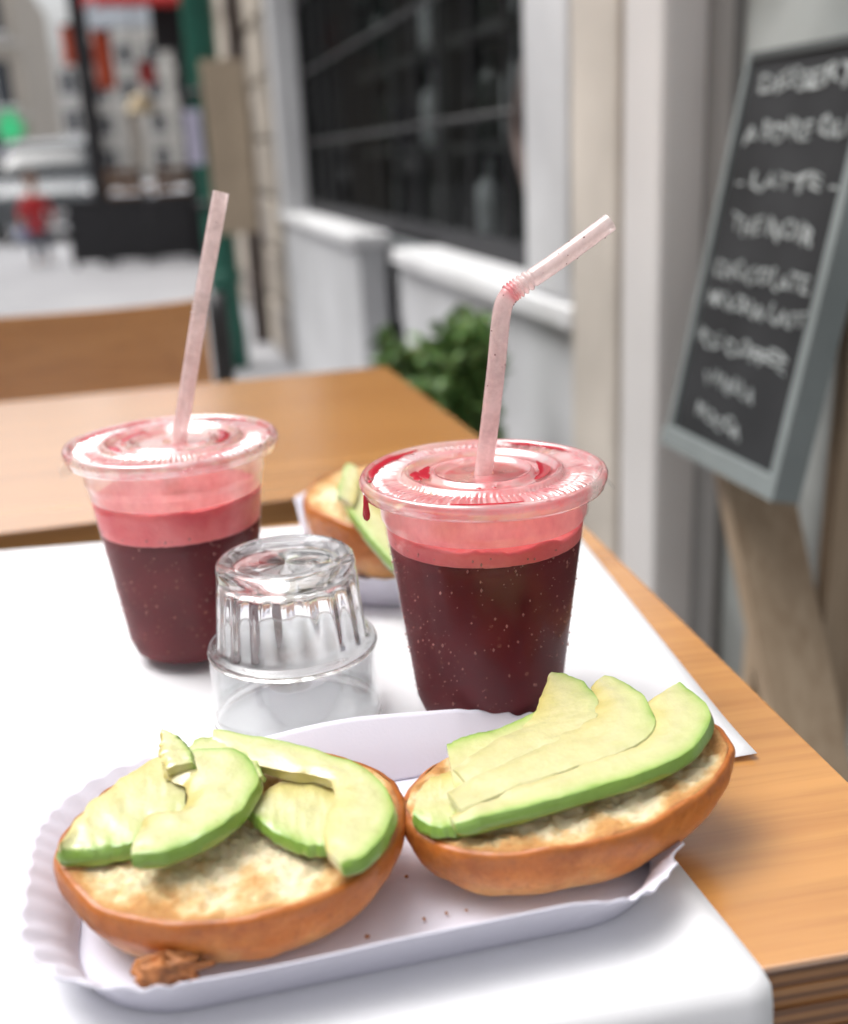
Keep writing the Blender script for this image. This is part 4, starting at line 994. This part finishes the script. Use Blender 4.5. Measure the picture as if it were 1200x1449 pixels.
# ------------------------------------------------------------------ juice cups
def cup(c, label, zj, zf, film, lidm, tabang, seed):
    t = thing('juice_cup', (c[0], c[1], PZ), label, 'cup', 'plastic cups of red juice')
    z0 = PZ
    def rw(z): return .0300+(z-z0)*(.0412-.0300)/.092
    prof = [(.001, z0+.004), (.022, z0+.004), (.0255, z0+.0005), (.0285, z0+.0005), (.0298, z0+.003), (rw(z0+.012), z0+.012)]
    prof += [(rw(z0+.012+.078*k/14), z0+.012+.078*k/14) for k in range(1, 15)]
    prof += [(.0421, z0+.0915), (.0421, z0+.0935), (.0425, z0+.0990), (.0432, z0+.1018), (.0452, z0+.1034), (.0466, z0+.1040), (.0470, z0+.1052), (.0462, z0+.1062)]
    def castle(r, z, th, k):
        if z < z0+.010 and r > .02: r = r*(1-.022*max(0, math.sin(th*12))**.5*(1-(z-z0)/.010))
        return r, z
    lathe('plastic_wall', c, prof, 'clear_plastic', t, 144, castle)
    jp = [(.0008, z0+.0052), (.0245, z0+.0052), (.0285, z0+.006)] + [(rw(z)-.0007, z) for z in np.linspace(z0+.012, zj, 14)]
    def wob(r, z, th, k):
        if abs(z-zj) < 1e-6: z = z+.0016*nz(math.cos(th)*2, math.sin(th)*2, seed)+.0007*nz(math.cos(th)*9, math.sin(th)*9, seed)+.0007*nz(math.cos(th)*24, math.sin(th)*24, seed)
        return r, z
    lathe('juice', c, jp+[(.0008, zj-.001)], 'juice', t, 120, wob)
    fp = [(.0008, zj-.0008), (rw(zj)-.0009, zj-.0004)] + [(rw(z)-.00065, z) for z in np.linspace(zj, zf, 5)] + [(rw(zf)-.004, zf-.0008), (.015, zf-.0012), (.0008, zf-.0012)]
    def wob2(r, z, th, k):
        if r > .02 and z > zj: z = z+(.0028*nz(math.cos(th)*2.4, math.sin(th)*2.4, seed+4)+.0012*nz(math.cos(th)*10, math.sin(th)*10, seed))*(z-zj)/(zf-zj)
        return r, z
    lathe('foam', c, fp, 'foam_red', t, 120, wob2)
    lathe('juice_film', c, [(rw(z)-.00045, z) for z in np.linspace(zf+.001, z0+.0895, 8)]+[(.0415, z0+.0915), (.0416, z0+.0935), (.0420, z0+.0990), (.0427, z0+.1015)], film, t, 120)
    rnd = random.Random(int(seed*100)); V, F = [], []
    for i in range(620):
        a = rnd.uniform(0, 6.28); z = rnd.uniform(z0+.012, zj+.004); sz = rnd.choice((.00016, .0002, .0002, .00028, .0004, .00055)); r_ = rw(z)-.0003
        b_ = len(V); q = np.array([c[0]+r_*math.cos(a), c[1]+r_*math.sin(a), z]); st_ = rnd.uniform(.7, 1.8)
        for dd in ((1, 0, 0), (-1, 0, 0), (0, 1, 0), (0, -1, 0), (0, 0, st_), (0, 0, -st_)): V.append(q+np.array(dd)*sz)
        F += [[b_+x for x in f] for f in ((0, 2, 4), (2, 1, 4), (1, 3, 4), (3, 0, 4), (2, 0, 5), (1, 2, 5), (3, 1, 5), (0, 3, 5))]
    tag(obj('pulp', V, F, 'pulp', t), kind='stuff')
    lz = z0+.1062
    lp = [(.0478, lz-.0042), (.0486, lz-.0040), (.0488, lz-.0030), (.0492, lz-.002), (.0496, lz-.001), (.0497, lz+.0006), (.0490, lz+.0020), (.0478, lz+.0024), (.0466, lz+.0018), (.0458, lz+.0004), (.0450, lz-.0002),
          (.0440, lz+.0002), (.0400, lz+.0006), (.0350, lz+.0009), (.0330, lz+.0010), (.0322, lz+.0026), (.0312, lz+.0030), (.0300, lz+.0026), (.0292, lz+.0008), (.0250, lz+.0006), (.0210, lz+.0007), (.0204, lz+.0022), (.0194, lz+.0024), (.0188, lz+.0008), (.0140, lz+.0004), (.0080, lz+.0004), (.0046, lz+.0006)]
    def ribs(r, z, th, k):
        if .0345 < r < .0445: z += .0011*(1 if math.sin(th*96) > 0 else -1)*(1 if .036 < r < .0441 else .3)
        if r > .048: z += .0003*math.sin(th*3+seed)
        return r, z
    ld = lathe('lid', c, lp, lidm, t, 384, ribs)
    ta = R_(tabang); d = np.array([math.cos(ta), math.sin(ta), 0]); s = np.array([-d[1], d[0], 0]); V = []
    for i in range(7):
        a = i/6; 
        for q in range(9):
            b_ = -1+q/4; wq = .010*(1-.35*a**2)
            p = np.array([c[0], c[1], lz-.0025]) + d*(.0482+.0045*a-.0008*b_*b_) + s*wq*b_ + np.array([0, 0, -.0045*a**1.5])
            V.append(p)
    tb = obj('pull_tab', V, grid_faces(7, 9), 'clear_plastic', ld); tb.modifiers.new('thick', 'SOLIDIFY').thickness = .0007
    rnd = random.Random(int(seed*10))
    for i in range(11):                                     # beads of juice caught in the lid groove
        a = rnd.uniform(0, 6.28); rr = rnd.choice((.0452, .0455, .0297, .0212, .0192)); sz = rnd.uniform(.0006, .0013)
        V, F = lathe_geo((c[0]+rr*math.cos(a), c[1]+rr*math.sin(a)), [(sz*.05, lz-.0002), (sz, lz+.0002), (sz*.8, lz+.0007), (sz*.05, lz+.0010)], 10)
        obj('juice_bead', V, F, 'juice_drop', ld)
    # arc-shaped smears lying in the grooves
    for i, (a0, ln, rr) in enumerate(((1.75, 1.05, .0445), (.35, .75, .0445), (3.0, .5, .0270), (5.6, 1.1, .0248), (4.2, .6, .0452), (2.3, .8, .0235))):
        a0 += .25*math.sin(seed*7+i)
        V = []
        for q in range(22):
            a = a0+ln*q/21; wd = .0021*math.sin(math.pi*q/21)**.5*(1+.8*nz(a*5, i, seed))+.0001
            for k2, (dr, dz) in enumerate(((-1, 0.0), (0, .0004), (1, 0.0))): V.append((c[0]+(rr+dr*wd)*math.cos(a), c[1]+(rr+dr*wd)*math.sin(a), lz+.0016+dz))
        obj('juice_smear', V, grid_faces(22, 3), 'juice_drop', ld)
    return t, lz
cR, cL = (.117, .409), (-.003, .517)
tR, lzR = cup(cR, 'plastic cup of dark red juice with a bent straw', .8325, .8395, 'film_pink', 'lid_pink', -12, 2.1)
tL, lzL = cup(cL, 'plastic cup of dark red juice with a straight straw', .8190, .8345, 'film_pale', 'lid_pale', 195, 5.4)
# a drip running down the left rim of the near lid
V, F = lathe_geo((cR[0]-.0488, cR[1]-.004), [(.0001, lzR-.0125), (.0012, lzR-.0115), (.0016, lzR-.0098), (.0011, lzR-.006), (.0008, lzR-.002), (.0001, lzR-.001)], 12)
obj('juice_drip', V, F, 'juice_drop', tR)

# ------------------------------------------------------------------ straws
def straw(path, bel, label, specks, seed, stn=.6):
    """bel = (start, end) fraction of the path that is ribbed"""
    P = catmull(path, 240) if len(path) > 2 else [np.array(path[0])+(np.array(path[1])-np.array(path[0]))*i/239 for i in range(240)]
    r0 = .00365; rad = []
    for i in range(240):
        f = i/239
        rad.append(r0*(1.0+.13*math.sin((f-bel[0])/(bel[1]-bel[0])*2*math.pi*6)) if bel[0] < f < bel[1] else r0)
    base = P[0]
    t = thing('drinking_straw', tuple(base), label, 'straw', 'pink drinking straws')
    V, F = tube_geo(P, rad, 24, False); A = []
    for i in range(240):
        f = i/239
        for k in range(24): A.append(max(0, min(1, (1.1*math.exp(-((f-stn)/.055)**2)+.18*max(0, 1-f*1.6))*(1+.7*nz(i*.12, k*.3, seed)))))
    obj('tube', V, F, 'straw_pink', t, attrs={'stain': A})
    rnd = random.Random(seed); V, F = [], []
    for i in range(specks):
        k = rnd.randint(60, 236); a = rnd.uniform(0, 6.28); p = P[k]; d = P[min(k+1, 239)]-P[k-1]; d /= np.linalg.norm(d)
        u = np.cross(d, (0, 1, 0)); u /= np.linalg.norm(u); v = np.cross(d, u); q = p + (u*math.cos(a)+v*math.sin(a))*(rad[k]+.00005); sz = rnd.uniform(.00018, .00042)
        b_ = len(V)
        for dd in ((1, 0, 0), (-1, 0, 0), (0, 1, 0), (0, -1, 0), (0, 0, 1), (0, 0, -1)): V.append(q+np.array(dd)*sz)
        F += [[b_+x for x in f] for f in ((0, 2, 4), (2, 1, 4), (1, 3, 4), (3, 0, 4), (2, 0, 5), (1, 2, 5), (3, 1, 5), (0, 3, 5))]
    if specks: tag(obj('pulp_specks', V, F, 'straw_speck', t), kind='stuff')
straw([(.1135, .4095, .838), (.1185, .4085, .866), (.1235, .408, .900), (.1262, .408, .9205), (.1290, .408, .9275), (.1350, .408, .9315), (.150, .408, .9400), (.1705, .408, .9525)], (.60, .76), 'translucent pink straw bent at its ribbed neck', 34, 3, .62)
straw([(-.0065, .5175, .835), (.0025, .5165, .866), (.0165, .516, .918), (.0312, .516, .969)], (.655, .72), 'straight translucent pink straw', 8, 5, -1)

# ------------------------------------------------------------------ upside-down tumbler
gc = (.0372, .4300); gz = PZ
def gmap(r, z): h = z-gz; return r*.957, gz+(h*1.43 if h < .0242 else .0346+(h-.0242)*.935)
gp = [(.0350, gz+.0242), (.0372, gz+.0240), (.0376, gz+.0250), (.0372, gz+.0264), (.0360, gz+.0272), (.0340, gz+.0276), (.0331, gz+.0286), (.0328, gz+.031), (.0318, gz+.043), (.0303, gz+.059), (.0299, gz+.0612), (.0302, gz+.0628), (.0297, gz+.0655), (.0278, gz+.0672), (.0250, gz+.0670), (.0225, gz+.0655), (.0190, gz+.0648), (.0002, gz+.0645),
      (.0002, gz+.0585), (.0210, gz+.0582), (.0250, gz+.0570), (.0274, gz+.0540), (.0284, gz+.0480), (.0300, gz+.0330), (.0309, gz+.0280), (.0330, gz+.0256)]
def flute(r, z, th, k):
    if k > 19 and .023 < r < .0312: r = r + .0010*math.cos(th*18)*math.sin(math.pi*min(1, max(0, (z-gz-.027)/.031)))
    return gmap(r, z)
TG = thing('tumbler', (gc[0], gc[1], gz), 'clear fluted glass tumbler turned upside down', 'glass')
def ripple(r, z, th, k):
    return gmap(r - .0006*max(0, math.cos(th*18))*max(0, min(1, (z-gz-.012)/.008)) if r < .0366 else r, z)
band = lathe('rim_band', gc, [(.0352, gz+.0241), (.0354, gz+.021), (.0355, gz+.018), (.0356, gz+.015), (.0358, gz+.010), (.0361, gz+.0035), (.0368, gz+.0034), (.0375, gz+.0036), (.0374, gz+.006), (.0371, gz+.015), (.0372, gz+.0239)], 'thin_glass', TG, 216, ripple)
lathe('rim', gc, [(.0361, gz+.0030), (.0362, gz+.0010), (.0368, gz+.0001), (.0375, gz+.0006), (.0378, gz+.0018), (.0375, gz+.0033), (.0368, gz+.0036)], 'tumbler_glass', TG, 144, lambda r, z, th, k: gmap(r, z), True)
V, F = lathe_geo(gc, gp, 192, flute, True)
obj('body', V, F, 'tumbler_glass', TG)
